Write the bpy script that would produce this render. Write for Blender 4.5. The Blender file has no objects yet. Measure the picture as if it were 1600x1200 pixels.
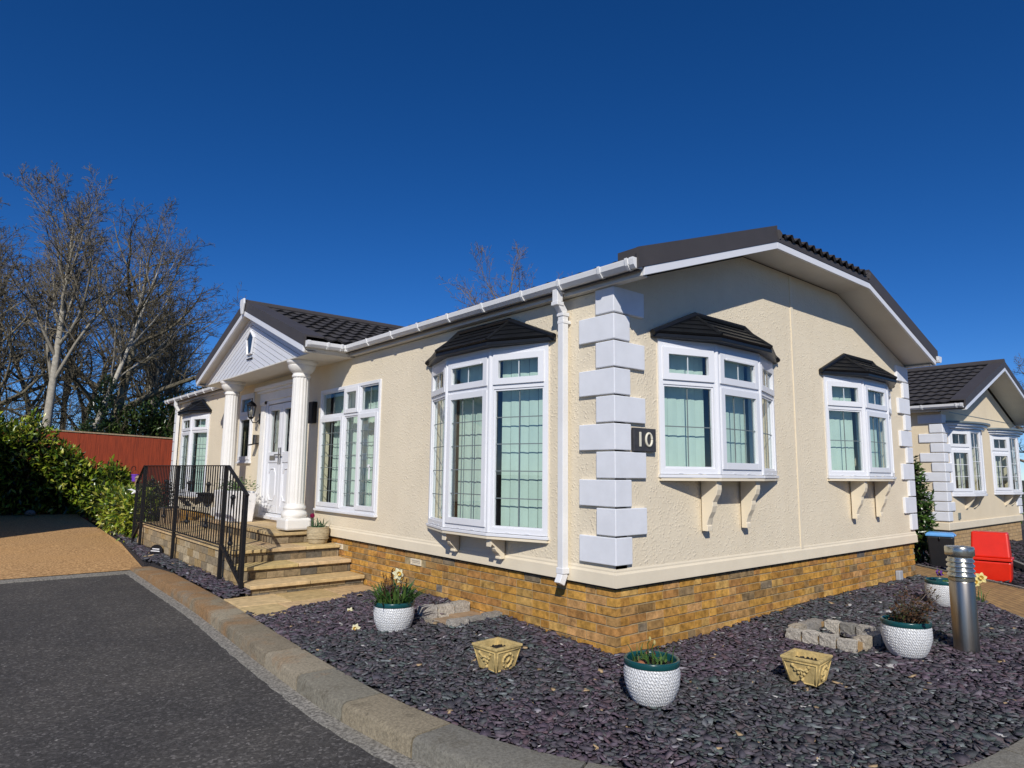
import bpy, bmesh, math, random
import numpy as np
from mathutils import Vector, Matrix
R = math.radians
PI = math.pi
scene = bpy.context.scene
COL = scene.collection
random.seed(7)
V = Vector

# ------------------------------------------------------------------ materials
def new_mat(name):
    m = bpy.data.materials.new(name); m.use_nodes = True
    nt = m.node_tree; nt.nodes.clear()
    out = nt.nodes.new('ShaderNodeOutputMaterial')
    b = nt.nodes.new('ShaderNodeBsdfPrincipled')
    nt.links.new(b.outputs[0], out.inputs[0])
    return m, nt, b, out

def N(nt, t, **kw):
    n = nt.nodes.new(t)
    for k, v in kw.items():
        setattr(n, k, v)
    return n

def coords(nt, scale=None):
    tc = N(nt, 'ShaderNodeTexCoord')
    if scale is None: return tc.outputs['Object']
    mp = N(nt, 'ShaderNodeMapping'); mp.inputs['Scale'].default_value = scale
    nt.links.new(tc.outputs['Object'], mp.inputs[0])
    return mp.outputs[0]

def noise(nt, co, scale, detail=4, rough=.55):
    n = N(nt, 'ShaderNodeTexNoise'); n.inputs['Scale'].default_value = scale
    n.inputs['Detail'].default_value = detail; n.inputs['Roughness'].default_value = rough
    nt.links.new(co, n.inputs['Vector'])
    return n.outputs['Fac']

def ramp(nt, fac, stops):
    r = N(nt, 'ShaderNodeValToRGB')
    while len(r.color_ramp.elements) < len(stops): r.color_ramp.elements.new(.5)
    for e, (p, c) in zip(r.color_ramp.elements, stops):
        e.position = p; e.color = (c[0], c[1], c[2], 1) if not isinstance(c, (int, float)) else (c, c, c, 1)
    nt.links.new(fac, r.inputs[0])
    return r.outputs[0]

def mix(nt, a, b, fac, mode='MIX'):
    m = N(nt, 'ShaderNodeMix', data_type='RGBA', blend_type=mode)
    for s, x in ((m.inputs[6], a), (m.inputs[7], b)):
        if isinstance(x, tuple): s.default_value = (x[0], x[1], x[2], 1)
        else: nt.links.new(x, s)
    if isinstance(fac, (int, float)): m.inputs[0].default_value = fac
    else: nt.links.new(fac, m.inputs[0])
    return m.outputs[2]

def bump(nt, b, h, strength, dist=.01, prev=None):
    n = N(nt, 'ShaderNodeBump'); n.inputs['Strength'].default_value = strength
    n.inputs['Distance'].default_value = dist
    nt.links.new(h, n.inputs['Height'])
    if prev is not None: nt.links.new(prev, n.inputs['Normal'])
    if b is not None: nt.links.new(n.outputs[0], b.inputs['Normal'])
    return n.outputs[0]

def dark(c, k): return tuple(x*k for x in c)

def simple(name, c, rough=.6, metal=0, var=.12, vscale=6, bmp=0, bscale=60, spec=.5, bdist=.005, stretch=None):
    m, nt, b, out = new_mat(name)
    co = coords(nt, stretch)
    f = noise(nt, co, vscale, 5, .6)
    col = mix(nt, dark(c, 1-var), dark(c, 1+var), ramp(nt, f, [(.3, 0), (.7, 1)]))
    nt.links.new(col, b.inputs['Base Color'])
    b.inputs['Roughness'].default_value = rough; b.inputs['Metallic'].default_value = metal
    b.inputs['Specular IOR Level'].default_value = spec
    if bmp: bump(nt, b, noise(nt, co, bscale, 4, .6), bmp, bdist)
    return m

def attr_mat(name, rough=.8, var=.25, vscale=30, bmp=.3, bscale=90, spec=.3, trans=0, bdist=.004):
    m, nt, b, out = new_mat(name)
    co = coords(nt)
    a = N(nt, 'ShaderNodeAttribute'); a.attribute_name = 'Col'
    f = ramp(nt, noise(nt, co, vscale, 5, .65), [(.25, 1-var), (.75, 1+var)])
    col = mix(nt, a.outputs[0], f, 1.0, 'MULTIPLY')
    nt.links.new(col, b.inputs['Base Color'])
    b.inputs['Roughness'].default_value = rough
    b.inputs['Specular IOR Level'].default_value = spec
    if bmp: bump(nt, b, noise(nt, co, bscale, 4, .6), bmp, bdist)
    if trans:
        tr = N(nt, 'ShaderNodeBsdfTranslucent'); nt.links.new(col, tr.inputs[0])
        mx = N(nt, 'ShaderNodeMixShader'); mx.inputs[0].default_value = trans
        nt.links.new(b.outputs[0], mx.inputs[1]); nt.links.new(tr.outputs[0], mx.inputs[2])
        nt.links.new(mx.outputs[0], out.inputs[0])
    return m

def stucco(name, c, k=1.0):
    m, nt, b, out = new_mat(name)
    co = coords(nt)
    f = noise(nt, co, 1.3, 5, .6)
    col = mix(nt, dark(c, .93), dark(c, 1.04), ramp(nt, f, [(.3, 0), (.7, 1)]))
    mp = N(nt, 'ShaderNodeMapping'); mp.inputs['Scale'].default_value = (2.2, 2.2, .25)
    nt.links.new(co, mp.inputs[0])
    f2 = noise(nt, mp.outputs[0], 3, 4, .6)
    col = mix(nt, col, dark((c[0]*.97, c[1]*.95, c[2]*.92), .95), ramp(nt, f2, [(.5, 0), (.8, .5)]))
    nt.links.new(col, b.inputs['Base Color'])
    b.inputs['Roughness'].default_value = .75; b.inputs['Specular IOR Level'].default_value = .25
    v = N(nt, 'ShaderNodeTexVoronoi'); v.inputs['Scale'].default_value = 48; v.feature = 'SMOOTH_F1'
    nt.links.new(co, v.inputs['Vector'])
    msk = noise(nt, co, 16, 3, .5)
    h1 = ramp(nt, v.outputs[0], [(.0, 1), (.42, 0)])
    hm = mix(nt, h1, ramp(nt, msk, [(.36, .12), (.56, 1)]), 1.0, 'MULTIPLY')
    n1 = bump(nt, None, hm, .62*k, .007)
    n2 = bump(nt, b, noise(nt, co, 30, 5, .7), .32*k, .007, n1)
    return m

def glass_mat(name, tint, ior=1.65, rough=0.0):
    m, nt, b, out = new_mat(name)
    nt.nodes.remove(b)
    t = N(nt, 'ShaderNodeBsdfTransparent'); t.inputs[0].default_value = (*tint, 1)
    g = N(nt, 'ShaderNodeBsdfGlossy'); g.inputs['Roughness'].default_value = rough
    g.inputs[0].default_value = (.95, .97, 1, 1)
    # Schlick reflectance of the double glazing, the same from both sides of the sheet
    lw = N(nt, 'ShaderNodeLayerWeight'); lw.inputs[0].default_value = .5
    pw = N(nt, 'ShaderNodeMath', operation='POWER'); pw.inputs[1].default_value = 5
    nt.links.new(lw.outputs['Facing'], pw.inputs[0])
    f0 = 1.6*((ior-1)/(ior+1))**2
    ma = N(nt, 'ShaderNodeMath', operation='MULTIPLY_ADD'); ma.inputs[1].default_value = 1-f0; ma.inputs[2].default_value = f0
    nt.links.new(pw.outputs[0], ma.inputs[0])
    mx = N(nt, 'ShaderNodeMixShader')
    nt.links.new(ma.outputs[0], mx.inputs[0]); nt.links.new(t.outputs[0], mx.inputs[1]); nt.links.new(g.outputs[0], mx.inputs[2])
    nt.links.new(mx.outputs[0], out.inputs[0])
    return m

M = {}
M['stucco'] = stucco('cream_stucco', (.76, .665, .50))
M['stucco2'] = stucco('cream_stucco_smooth', (.76, .645, .46), .3)
M['trimcream'] = simple('cream_trim', (.75, .66, .50), .6, var=.05, vscale=3, bmp=.15, bscale=40)
M['upvc'] = simple('white_upvc', (.74, .75, .78), .28, var=.03, vscale=2)
M['gutter'] = simple('white_gutter_plastic', (.76, .76, .76), .3, var=.05, vscale=3)
M['soffit'] = simple('white_soffit', (.66, .63, .57), .5, var=.05, vscale=3)
M['quoin'] = simple('white_quoin_paint', (.74, .755, .79), .5, var=.05, vscale=5, bmp=.1, bscale=60)
M['column'] = simple('white_column_paint', (.78, .76, .72), .4, var=.04, vscale=5)
M['roof'] = simple('grey_roof_tile', (.05, .046, .046), .75, var=.25, vscale=9, bmp=.3, bscale=200, spec=.3)
M['verge'] = simple('grey_verge_trim', (.062, .056, .056), .55, var=.08, vscale=4, spec=.3)
M['bayroof'] = simple('black_bay_roof', (.0075, .0085, .0105), .42, var=.25, vscale=8, bmp=.1, bscale=50, spec=.4)
M['glass'] = glass_mat('window_glass', (.88, .94, .92), 1.62)
M['darkglass'] = glass_mat('door_glass', (.7, .75, .72), 1.7)
M['lead'] = simple('lead_strip', (.2, .235, .235), .45, metal=.3, var=.1)
M['greybar'] = simple('sky_reflecting_bar', (.6, .65, .68), .4, var=.05)  # pale tone paints the sky's reflection onto the upper bars
M['blind'] = simple('mint_blind_fabric', (.53, .64, .575), .85, var=.05, vscale=4, spec=.1)
M['curtain'] = simple('pale_curtain', (.6, .58, .5), .9, var=.06, vscale=4, spec=.1)
M['creamblind'] = simple('cream_blind_fabric', (.72, .66, .48), .9, var=.05, vscale=4, spec=.1)
M['greenreflect'] = simple('dark_green_reflection', (.05, .075, .055), .8, var=.1, vscale=5, spec=.1)  # painted reflection for the small window glass
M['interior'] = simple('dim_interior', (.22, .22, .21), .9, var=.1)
M['rubber'] = simple('black_rubber', (.012, .012, .013), .6)
M['brick'] = attr_mat('yellow_stock_brick', .85, .62, 17, .7, 100, .2)
M['mortar'] = simple('mortar', (.37, .29, .165), .95, var=.25, vscale=30, bmp=.4, bscale=150, spec=.1)
M['stepstone'] = attr_mat('sandstone_slab', .8, .3, 12, .35, 120, .2)
M['riserbrick'] = attr_mat('grey_riser_brick', .88, .45, 22, .5, 110, .2)
M['iron'] = simple('black_iron_paint', (.009, .0095, .012), .5, var=.2, vscale=20, spec=.25)
M['slate'] = attr_mat('slate_chip', .8, .3, 40, .25, 150, .28)
M['soil'] = simple('dark_soil', (.02, .015, .012), .95, var=.5, vscale=30, bmp=1, bscale=80, bdist=.02)
M['slatebase'] = simple('slate_base', (.028, .026, .032), .85, var=.5, vscale=40, bmp=1, bscale=60, bdist=.03)
M['leaf'] = attr_mat('leaf', .30, .15, 20, 0, 1, .6, .22)
M['blade'] = attr_mat('plant_blade', .5, .2, 20, 0, 1, .4, .25)
M['petal'] = attr_mat('petal', .6, .05, 20, 0, 1, .3, .3)
M['bark'] = attr_mat('tree_bark', .9, .35, 9, .6, 40, .15, bdist=.02)
M['twig'] = attr_mat('tree_twig', .9, .2, 3, 0, 1, .1)
M['potwhite'] = None
M['potgreen'] = simple('dark_green_glaze', (.008, .062, .066), .25, var=.1, vscale=9)
M['creamstone'] = simple('cream_cast_stone', (.50, .375, .16), .85, var=.3, vscale=22, bmp=.5, bscale=140, spec=.2)
M['sett'] = attr_mat('granite_sett', .85, .5, 60, .9, 70, .25, bdist=.012)
M['steel'] = simple('brushed_steel', (.36, .325, .28), .33, metal=1, var=.1, vscale=3, stretch=(30, 30, .6))
M['steel2'] = simple('louvre_steel', (.46, .45, .385), .24, metal=.9, var=.1, vscale=5)
M['redplastic'] = simple('red_plastic', (.70, .022, .006), .35, var=.08, vscale=5)
M['blackplastic'] = simple('black_plastic', (.012, .012, .014), .45, var=.2, vscale=9)
M['blueplastic'] = simple('blue_plastic', (.13, .36, .72), .4, var=.08, vscale=6)
M['purple'] = simple('purple_plastic', (.18, .06, .5), .4)
M['barrel'] = simple('weathered_planter', (.40, .33, .21), .85, var=.35, vscale=14, bmp=.6, bscale=60, stretch=(1, 1, 3))
M['plaque'] = simple('slate_plaque', (.045, .045, .05), .6, var=.2, vscale=30)
M['ivory'] = simple('ivory_letter', (.72, .68, .55), .5)
M['whitepaint'] = simple('white_paint', (.8, .8, .8), .5)
M['brass'] = simple('dull_chrome', (.35, .34, .32), .3, metal=1)
M['lampglass'] = glass_mat('lamp_glass', (.9, .9, .88), 1.5)

def mk_potwhite():
    m, nt, b, out = new_mat('white_woven_glaze')
    tc = N(nt, 'ShaderNodeTexCoord')
    b.inputs['Base Color'].default_value = (.74, .75, .76, 1); b.inputs['Roughness'].default_value = .4
    f = noise(nt, tc.outputs['Object'], 9, 4)
    nt.links.new(mix(nt, (.68, .69, .69), (.77, .78, .79), f), b.inputs['Base Color'])
    bk = N(nt, 'ShaderNodeTexBrick'); bk.inputs['Scale'].default_value = 1
    bk.inputs['Brick Width'].default_value = .036; bk.inputs['Row Height'].default_value = .016
    bk.inputs['Mortar Size'].default_value = .004; bk.inputs['Mortar Smooth'].default_value = 1
    bk.inputs['Color1'].default_value = (1, 1, 1, 1); bk.inputs['Color2'].default_value = (1, 1, 1, 1); bk.inputs['Mortar'].default_value = (0, 0, 0, 1)
    at = N(nt, 'ShaderNodeAttribute'); at.attribute_name = 'UVMap'
    mp = N(nt, 'ShaderNodeMapping'); mp.inputs['Rotation'].default_value = (0, 0, R(58))
    nt.links.new(at.outputs['Vector'], mp.inputs[0]); nt.links.new(mp.outputs[0], bk.inputs['Vector'])
    bump(nt, b, bk.outputs[0], .9, .006)
    return m
M['potwhite'] = mk_potwhite()

def mk_asphalt():
    m, nt, b, out = new_mat('asphalt')
    co = coords(nt)
    f = noise(nt, co, 120, 4, .75)
    g = noise(nt, co, .8, 6, .65)
    c = mix(nt, (.030, .029, .029), (.088, .082, .077), ramp(nt, f, [(.35, 0), (.68, 1)]))
    c = mix(nt, c, (.105, .096, .085), ramp(nt, g, [(.42, 0), (.72, .6)]))
    v = N(nt, 'ShaderNodeTexVoronoi'); v.inputs['Scale'].default_value = 20; nt.links.new(co, v.inputs[0])
    sp = ramp(nt, v.outputs[0], [(.10, 1), (.17, 0)])
    hv = N(nt, 'ShaderNodeSeparateColor'); nt.links.new(v.outputs['Color'], hv.inputs[0])
    sel = ramp(nt, hv.outputs[0], [(.80, 0), (.84, 1)])
    c = mix(nt, c, (.20, .19, .175), mix(nt, sp, sel, 1.0, 'MULTIPLY'))
    v2 = N(nt, 'ShaderNodeTexVoronoi'); v2.inputs['Scale'].default_value = 62; nt.links.new(co, v2.inputs[0])
    h2 = N(nt, 'ShaderNodeSeparateColor'); nt.links.new(v2.outputs['Color'], h2.inputs[0])
    c = mix(nt, c, ramp(nt, h2.outputs[0], [(.0, .72), (.55, 1.05), (.8, 1.4), (.93, 1.9), (1, 2.9)]), 1.0, 'MULTIPLY')
    nt.links.new(c, b.inputs['Base Color'])
    b.inputs['Roughness'].default_value = .85; b.inputs['Specular IOR Level'].default_value = .3
    n1 = bump(nt, None, f, .7, .006)
    bump(nt, b, noise(nt, co, 70, 3, .6), .5, .006, n1)
    return m
M['asphalt'] = mk_asphalt()

def mk_speckle(name, a, bb, c, scale, bmp=.6):
    m, nt, b, out = new_mat(name)
    co = coords(nt)
    f = noise(nt, co, scale, 2, .7); g = noise(nt, co, 1.1, 5, .6)
    col = mix(nt, a, bb, ramp(nt, f, [(.35, 0), (.65, 1)]))
    col = mix(nt, col, c, ramp(nt, g, [(.45, 0), (.8, .55)]))
    nt.links.new(col, b.inputs['Base Color']); b.inputs['Roughness'].default_value = .85; b.inputs['Specular IOR Level'].default_value = .25
    bump(nt, b, f, bmp, .006)
    return m
M['resin'] = mk_speckle('resin_drive', (.20, .10, .035), (.72, .45, .21), (.52, .30, .12), 34)
M['concrete'] = mk_speckle('concrete_strip', (.10, .095, .085), (.36, .34, .30), (.20, .185, .15), 42)
def mk_kerb():
    m, nt, b, out = new_mat('kerb_stone')
    co = coords(nt)
    a = N(nt, 'ShaderNodeAttribute'); a.attribute_name = 'Col'
    f = ramp(nt, noise(nt, co, 48, 6, .8), [(.28, .45), (.72, 1.55)])
    st = noise(nt, co, 2.1, 6, .68)
    sp = N(nt, 'ShaderNodeSeparateXYZ'); nt.links.new(co, sp.inputs[0])
    mr = N(nt, 'ShaderNodeMapRange'); mr.inputs[1].default_value = -.6; mr.inputs[2].default_value = 5.5; mr.inputs[3].default_value = -.24; mr.inputs[4].default_value = .16
    nt.links.new(sp.outputs[1], mr.inputs[0])
    ad = N(nt, 'ShaderNodeMath', operation='ADD'); nt.links.new(st, ad.inputs[0]); nt.links.new(mr.outputs[0], ad.inputs[1])
    c = mix(nt, a.outputs[0], (.27, .155, .07), ramp(nt, ad.outputs[0], [(.47, 0), (.66, .9)]))
    c = mix(nt, c, (.10, .085, .06), ramp(nt, noise(nt, co, 5, 6, .7), [(.52, 0), (.72, .65)]))
    c = mix(nt, c, f, 1.0, 'MULTIPLY')
    nt.links.new(c, b.inputs['Base Color']); b.inputs['Roughness'].default_value = .9; b.inputs['Specular IOR Level'].default_value = .2
    n1 = bump(nt, None, noise(nt, co, 110, 4, .7), .7, .006); bump(nt, b, noise(nt, co, 14, 4, .6), .4, .012, n1)
    return m
M['kerb'] = mk_kerb()
M['ground'] = mk_speckle('earth_ground', (.035, .032, .018), (.075, .068, .035), (.05, .06, .025), 6)

def mk_wood(name, c):
    m, nt, b, out = new_mat(name)
    co = coords(nt, (8, 8, .5))
    f = noise(nt, co, 3, 6, .7)
    nt.links.new(mix(nt, dark(c, .55), dark(c, 1.25), ramp(nt, f, [(.3, 0), (.7, 1)])), b.inputs['Base Color'])
    b.inputs['Roughness'].default_value = .75
    bump(nt, b, f, .3, .01)
    return m
M['redwood'] = mk_wood('red_fence_stain', (.30, .042, .010))
M['timber'] = mk_wood('pale_timber', (.38, .28, .17))

def mk_bricktex(name, c1, c2, mo):
    m, nt, b, out = new_mat(name)
    at = N(nt, 'ShaderNodeAttribute'); at.attribute_name = 'UVMap'
    bk = N(nt, 'ShaderNodeTexBrick'); bk.inputs['Scale'].default_value = 1
    bk.inputs['Brick Width'].default_value = .225; bk.inputs['Row Height'].default_value = .075
    bk.inputs['Mortar Size'].default_value = .008; bk.inputs['Mortar Smooth'].default_value = .3
    bk.inputs['Color1'].default_value = (*c1, 1); bk.inputs['Color2'].default_value = (*c2, 1); bk.inputs['Mortar'].default_value = (*mo, 1)
    nt.links.new(at.outputs['Vector'], bk.inputs['Vector'])
    f = ramp(nt, noise(nt, coords(nt), 12, 5, .6), [(.3, .75), (.7, 1.2)])
    nt.links.new(mix(nt, bk.outputs[0], f, 1.0, 'MULTIPLY'), b.inputs['Base Color'])
    b.inputs['Roughness'].default_value = .85
    bump(nt, b, bk.outputs['Fac'], -.6, .006)
    return m
M['bricktex'] = mk_bricktex('buff_brick', (.50, .34, .17), (.42, .27, .12), (.26, .17, .09))
M['blockpave'] = mk_bricktex('block_paving', (.40, .24, .09), (.30, .18, .07), (.19, .11, .045))

# ------------------------------------------------------------------ mesh building
class MB:
    def __init__(s): s.v = []; s.f = []; s.c = []; s.uv = None; s.cur = (1, 1, 1)
    def add(s, vs, fs, col=None):
        o = len(s.v); s.v.extend([tuple(p) for p in vs])
        for f in fs:
            s.f.append([i+o for i in f]); s.c.append(col or s.cur)
    def obox(s, o, a, b, c, col=None):
        o = V(o); a = V(a); b = V(b); c = V(c)
        p = [o, o+a, o+a+b, o+b, o+c, o+a+c, o+a+b+c, o+b+c]
        s.add(p, [(0, 3, 2, 1), (4, 5, 6, 7), (0, 1, 5, 4), (1, 2, 6, 5), (2, 3, 7, 6), (3, 0, 4, 7)], col)
    def box(s, x0, x1, y0, y1, z0, z1, col=None):
        s.obox((x0, y0, z0), (x1-x0, 0, 0), (0, y1-y0, 0), (0, 0, z1-z0), col)
    def prism(s, pts, ext, col=None):
        n = len(pts); e = V(ext); p = [V(q) for q in pts]
        s.add(p+[q+e for q in p], [list(range(n))[::-1], list(range(n, 2*n))]+[(i, (i+1) % n, n+(i+1) % n, n+i) for i in range(n)], col)
    def loft(s, rings, cap=True, closed=True, col=None):
        n = len(rings[0]); vs = [q for r in rings for q in r]; fs = []
        for k in range(len(rings)-1):
            for i in range(n if closed else n-1):
                j = (i+1) % n
                fs.append((k*n+i, k*n+j, (k+1)*n+j, (k+1)*n+i))
        if cap:
            fs.append(list(range(n))[::-1]); fs.append([(len(rings)-1)*n+i for i in range(n)])
        s.add(vs, fs, col)
    def tube(s, p0, p1, r0, r1=None, n=8, col=None, cap=True):
        p0 = V(p0); p1 = V(p1); r1 = r0 if r1 is None else r1
        d = (p1-p0).normalized(); a = d.orthogonal().normalized(); b = d.cross(a)
        rs = [[p+(a*math.cos(2*PI*i/n)+b*math.sin(2*PI*i/n))*r for i in range(n)] for p, r in ((p0, r0), (p1, r1))]
        s.loft(rs, cap, True, col)
    def path(s, pts, rad, n=6, col=None, cap=True):
        pts = [V(p) for p in pts]; rs = []
        a = None
        for i, p in enumerate(pts):
            d = (pts[min(i+1, len(pts)-1)]-pts[max(i-1, 0)]).normalized()
            a = d.orthogonal().normalized() if a is None else (a-d*a.dot(d)).normalized()
            b = d.cross(a); r = rad[i] if hasattr(rad, '__len__') else rad
            rs.append([p+(a*math.cos(2*PI*k/n)+b*math.sin(2*PI*k/n))*r for k in range(n)])
        s.loft(rs, cap, True, col)
    def lathe(s, prof, c=(0, 0, 0), n=32, cap=True, col=None, fn=None):
        c = V(c); rs = []
        for r, z in prof:
            ring = []
            for i in range(n):
                t = 2*PI*i/n; q = r*(fn(t, z) if fn else 1)
                ring.append(c+V((q*math.cos(t), q*math.sin(t), z)))
            rs.append(ring)
        s.loft(rs, cap, True, col)
    def ball(s, c, r, n=8, sz=1, col=None):
        s.lathe([(max(r*math.sin(PI*i/n), 1e-4), -r*sz*math.cos(PI*i/n)) for i in range(n+1)], c, n*2, False, col)

def fin(me, mat, smooth):
    me.materials.append(mat)
    if smooth:
        me.polygons.foreach_set('use_smooth', [True]*len(me.polygons))

def build(name, mb, mat, parent=None, smooth=False, bevel=0, local=False, recalc=True, uvfn=None, auto=None):
    off = V((0, 0, 0))
    if parent is not None and not local:
        p = parent
        while p: off += p.location; p = p.parent
    me = bpy.data.meshes.new(name)
    vs = [(a-off.x, b-off.y, c-off.z) for a, b, c in mb.v] if off.length else mb.v
    me.from_pydata(vs, [], mb.f)
    if any(c != (1, 1, 1) for c in mb.c):
        at = me.attributes.new('Col', 'FLOAT_COLOR', 'FACE')
        at.data.foreach_set('color', np.array([(*c, 1) for c in mb.c], dtype=np.float32).ravel())
    if uvfn:
        uv = me.uv_layers.new(name='UVMap')
        for poly in me.polygons:
            for li in poly.loop_indices:
                uv.data[li].uv = uvfn(me.vertices[me.loops[li].vertex_index].co, poly.normal)
    if recalc and len(mb.f) < 30000:
        bm = bmesh.new(); bm.from_mesh(me); bmesh.ops.recalc_face_normals(bm, faces=bm.faces); bm.to_mesh(me); bm.free()
    fin(me, mat, smooth)
    o = bpy.data.objects.new(name, me); COL.objects.link(o)
    if parent is not None: o.parent = parent
    if bevel:
        b = o.modifiers.new('Bevel', 'BEVEL'); b.width = bevel; b.segments = 2; b.limit_method = 'ANGLE'; b.angle_limit = R(35)
    if auto:
        for p in me.polygons: p.use_smooth = True
        w = o.modifiers.new('Split', 'EDGE_SPLIT'); w.split_angle = R(auto)
    return o

def np_mesh(name, verts, loops, sizes, mat, cols=None, smooth=False):
    me = bpy.data.meshes.new(name)
    me.vertices.add(len(verts)); me.vertices.foreach_set('co', verts.astype(np.float32).ravel())
    me.loops.add(len(loops)); me.loops.foreach_set('vertex_index', loops.astype(np.int32))
    me.polygons.add(len(sizes)); st = np.concatenate([[0], np.cumsum(sizes)[:-1]])
    me.polygons.foreach_set('loop_start', st.astype(np.int32))
    me.update(calc_edges=True)
    if cols is not None:
        at = me.attributes.new('Col', 'FLOAT_COLOR', 'FACE')
        c4 = np.ones((len(sizes), 4), dtype=np.float32); c4[:, :3] = cols
        at.data.foreach_set('color', c4.ravel())
    fin(me, mat, smooth)
    return me

def thing(name, label, cat, loc=(0, 0, 0), rotz=0, group=None):
    o = bpy.data.objects.new(name, None); COL.objects.link(o)
    o.location = loc; o.rotation_euler = (0, 0, rotz); o.empty_display_size = .2
    o['label'] = label; o['category'] = cat
    if group: o['group'] = group
    return o

def tag(o, label, cat, group=None, kind=None):
    o['label'] = label; o['category'] = cat
    if group: o['group'] = group
    if kind: o['kind'] = kind
    return o

def struct(name, mb, mat, **kw):
    o = build(name, mb, mat, **kw); o['kind'] = 'structure'; return o

def copy_tree(o, parent=None):
    c = o.copy(); COL.objects.link(c)
    if parent is not None: c.parent = parent
    for ch in list(o.children): copy_tree(ch, c)
    return c

# ------------------------------------------------------------------ camera, light, sky
cam = bpy.data.cameras.new('camera'); co = bpy.data.objects.new('camera', cam); COL.objects.link(co)
cam.sensor_width = 36; cam.lens = 1034.6/1600*36; cam.clip_end = 2000; cam.clip_start = .05
right = V((.76624143, -.64245488, .01121553)); down = V((.09339912, .09409181, -.99117271)); fwd = V((.63572846, .76052512, .13210176))
mw = Matrix((right, -down, -fwd)).transposed().to_4x4()
mw.translation = V((-4.16851217, -3.65565129, 1.46192421))
co.matrix_world = mw
scene.camera = co

EL, AZ = 35.0, 46.0          # the light travels towards azimuth AZ (from +x, anticlockwise), sun elevation EL
sd = bpy.data.lights.new('sun', 'SUN'); sd.energy = 4.3; sd.angle = R(.53); sd.color = (1, .95, .87)
so = bpy.data.objects.new('sun', sd); COL.objects.link(so)
tdir = V((math.cos(R(EL))*math.cos(R(AZ)), math.cos(R(EL))*math.sin(R(AZ)), -math.sin(R(EL))))
so.rotation_euler = tdir.to_track_quat('-Z', 'Y').to_euler()
w = bpy.data.worlds.new('World'); scene.world = w; w.use_nodes = True
wn = w.node_tree; wn.nodes.clear()
wo = wn.nodes.new('ShaderNodeOutputWorld'); bg = wn.nodes.new('ShaderNodeBackground'); sk = wn.nodes.new('ShaderNodeTexSky')
sk.sky_type = 'NISHITA'; sk.sun_disc = False; sk.sun_elevation = R(EL)
sunaz = math.atan2(-tdir.x, -tdir.y)      # clockwise from +y
sk.sun_rotation = sunaz
sk.altitude = 3000; sk.air_density = .92; sk.dust_density = .05; sk.ozone_density = 6.0
bg.inputs[1].default_value = .1
gm = wn.nodes.new('ShaderNodeHueSaturation'); gm.inputs['Saturation'].default_value = 1.22; gm.inputs['Hue'].default_value = .508
wn.links.new(sk.outputs[0], gm.inputs['Color']); wn.links.new(gm.outputs[0], bg.inputs[0]); wn.links.new(bg.outputs[0], wo.inputs[0])
scene.view_settings.view_transform = 'Standard'; scene.view_settings.look = 'None'
scene.view_settings.exposure = 0; scene.view_settings.gamma = 1

# ------------------------------------------------------------------ frames along walls
class Fr:
    def __init__(s, o, u, n): s.o = V(o); s.u = V(u).normalized(); s.n = V(n).normalized()
    def p(s, u, z, d): return s.o+s.u*u+s.n*d+V((0, 0, z))
    def box(s, mb, u0, u1, z0, z1, d0, d1, col=None):
        mb.obox(s.p(u0, z0, d0), s.u*(u1-u0), s.n*(d1-d0), V((0, 0, z1-z0)), col)

def ring(mb, fr, u0, u1, z0, z1, d0, d1, wd, wb=None):
    wb = wb or wd
    fr.box(mb, u0, u0+wd, z0, z1, d0, d1); fr.box(mb, u1-wd, u1, z0, z1, d0, d1)
    fr.box(mb, u0+wd, u1-wd, z0, z0+wb, d0, d1); fr.box(mb, u0+wd, u1-wd, z1-wd, z1, d0, d1)

def wall_grid(mb, fr, us, zs, holes, t):
    us = sorted(set(us+[h[0] for h in holes]+[h[1] for h in holes])); zs = sorted(set(zs+[h[2] for h in holes]+[h[3] for h in holes]))
    def solid(i, j):
        if i < 0 or j < 0 or i >= len(us)-1 or j >= len(zs)-1: return False
        cu = (us[i]+us[i+1])/2; cz = (zs[j]+zs[j+1])/2
        return not any(h[0] < cu < h[1] and h[2] < cz < h[3] for h in holes)
    for i in range(len(us)-1):
        for j in range(len(zs)-1):
            if not solid(i, j): continue
            a, b, c, d = us[i], us[i+1], zs[j], zs[j+1]
            P = fr.p
            mb.add([P(a, c, 0), P(b, c, 0), P(b, d, 0), P(a, d, 0)], [(0, 1, 2, 3)])
            mb.add([P(a, c, -t), P(b, c, -t), P(b, d, -t), P(a, d, -t)], [(3, 2, 1, 0)])
            for (di, dj, q) in ((-1, 0, (a, c, a, d)), (1, 0, (b, c, b, d)), (0, -1, (a, c, b, c)), (0, 1, (a, d, b, d))):
                if not solid(i+di, j+dj):
                    mb.add([P(q[0], q[1], 0), P(q[2], q[3], 0), P(q[2], q[3], -t), P(q[0], q[1], -t)], [(0, 1, 2, 3)])

def tiles(mb, O, e, s, W, L, inside, wave=.2, course=.33, amp=.016, lift=.034, da=.04):
    O = V(O); e = V(e).normalized(); s = V(s).normalized(); n = e.cross(s)
    if n.z < 0: n = -n
    nu = int(W/da)+1; nc = int(math.ceil(L/course))
    h = [amp*(1+math.cos(2*PI*i*da/wave)) for i in range(nu+1)]
    for k in range(nc):
        b0 = k*course; b1 = min((k+1)*course, L)
        for i in range(nu):
            cu = (i+.5)*da
            if not inside(cu, (b0+b1)/2): continue
            P = lambda ii, b, z: O+e*(ii*da)+s*b+n*(z+h[ii])
            l0 = random.uniform(-.001, .001)
            mb.add([P(i, b0, lift*.15+.004), P(i+1, b0, lift*.15+.004), P(i+1, b0-.012, lift), P(i, b0-.012, lift), P(i+1, b1, lift*.15), P(i, b1, lift*.15)],
                   [(0, 1, 2, 3), (3, 2, 4, 5)])

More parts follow.
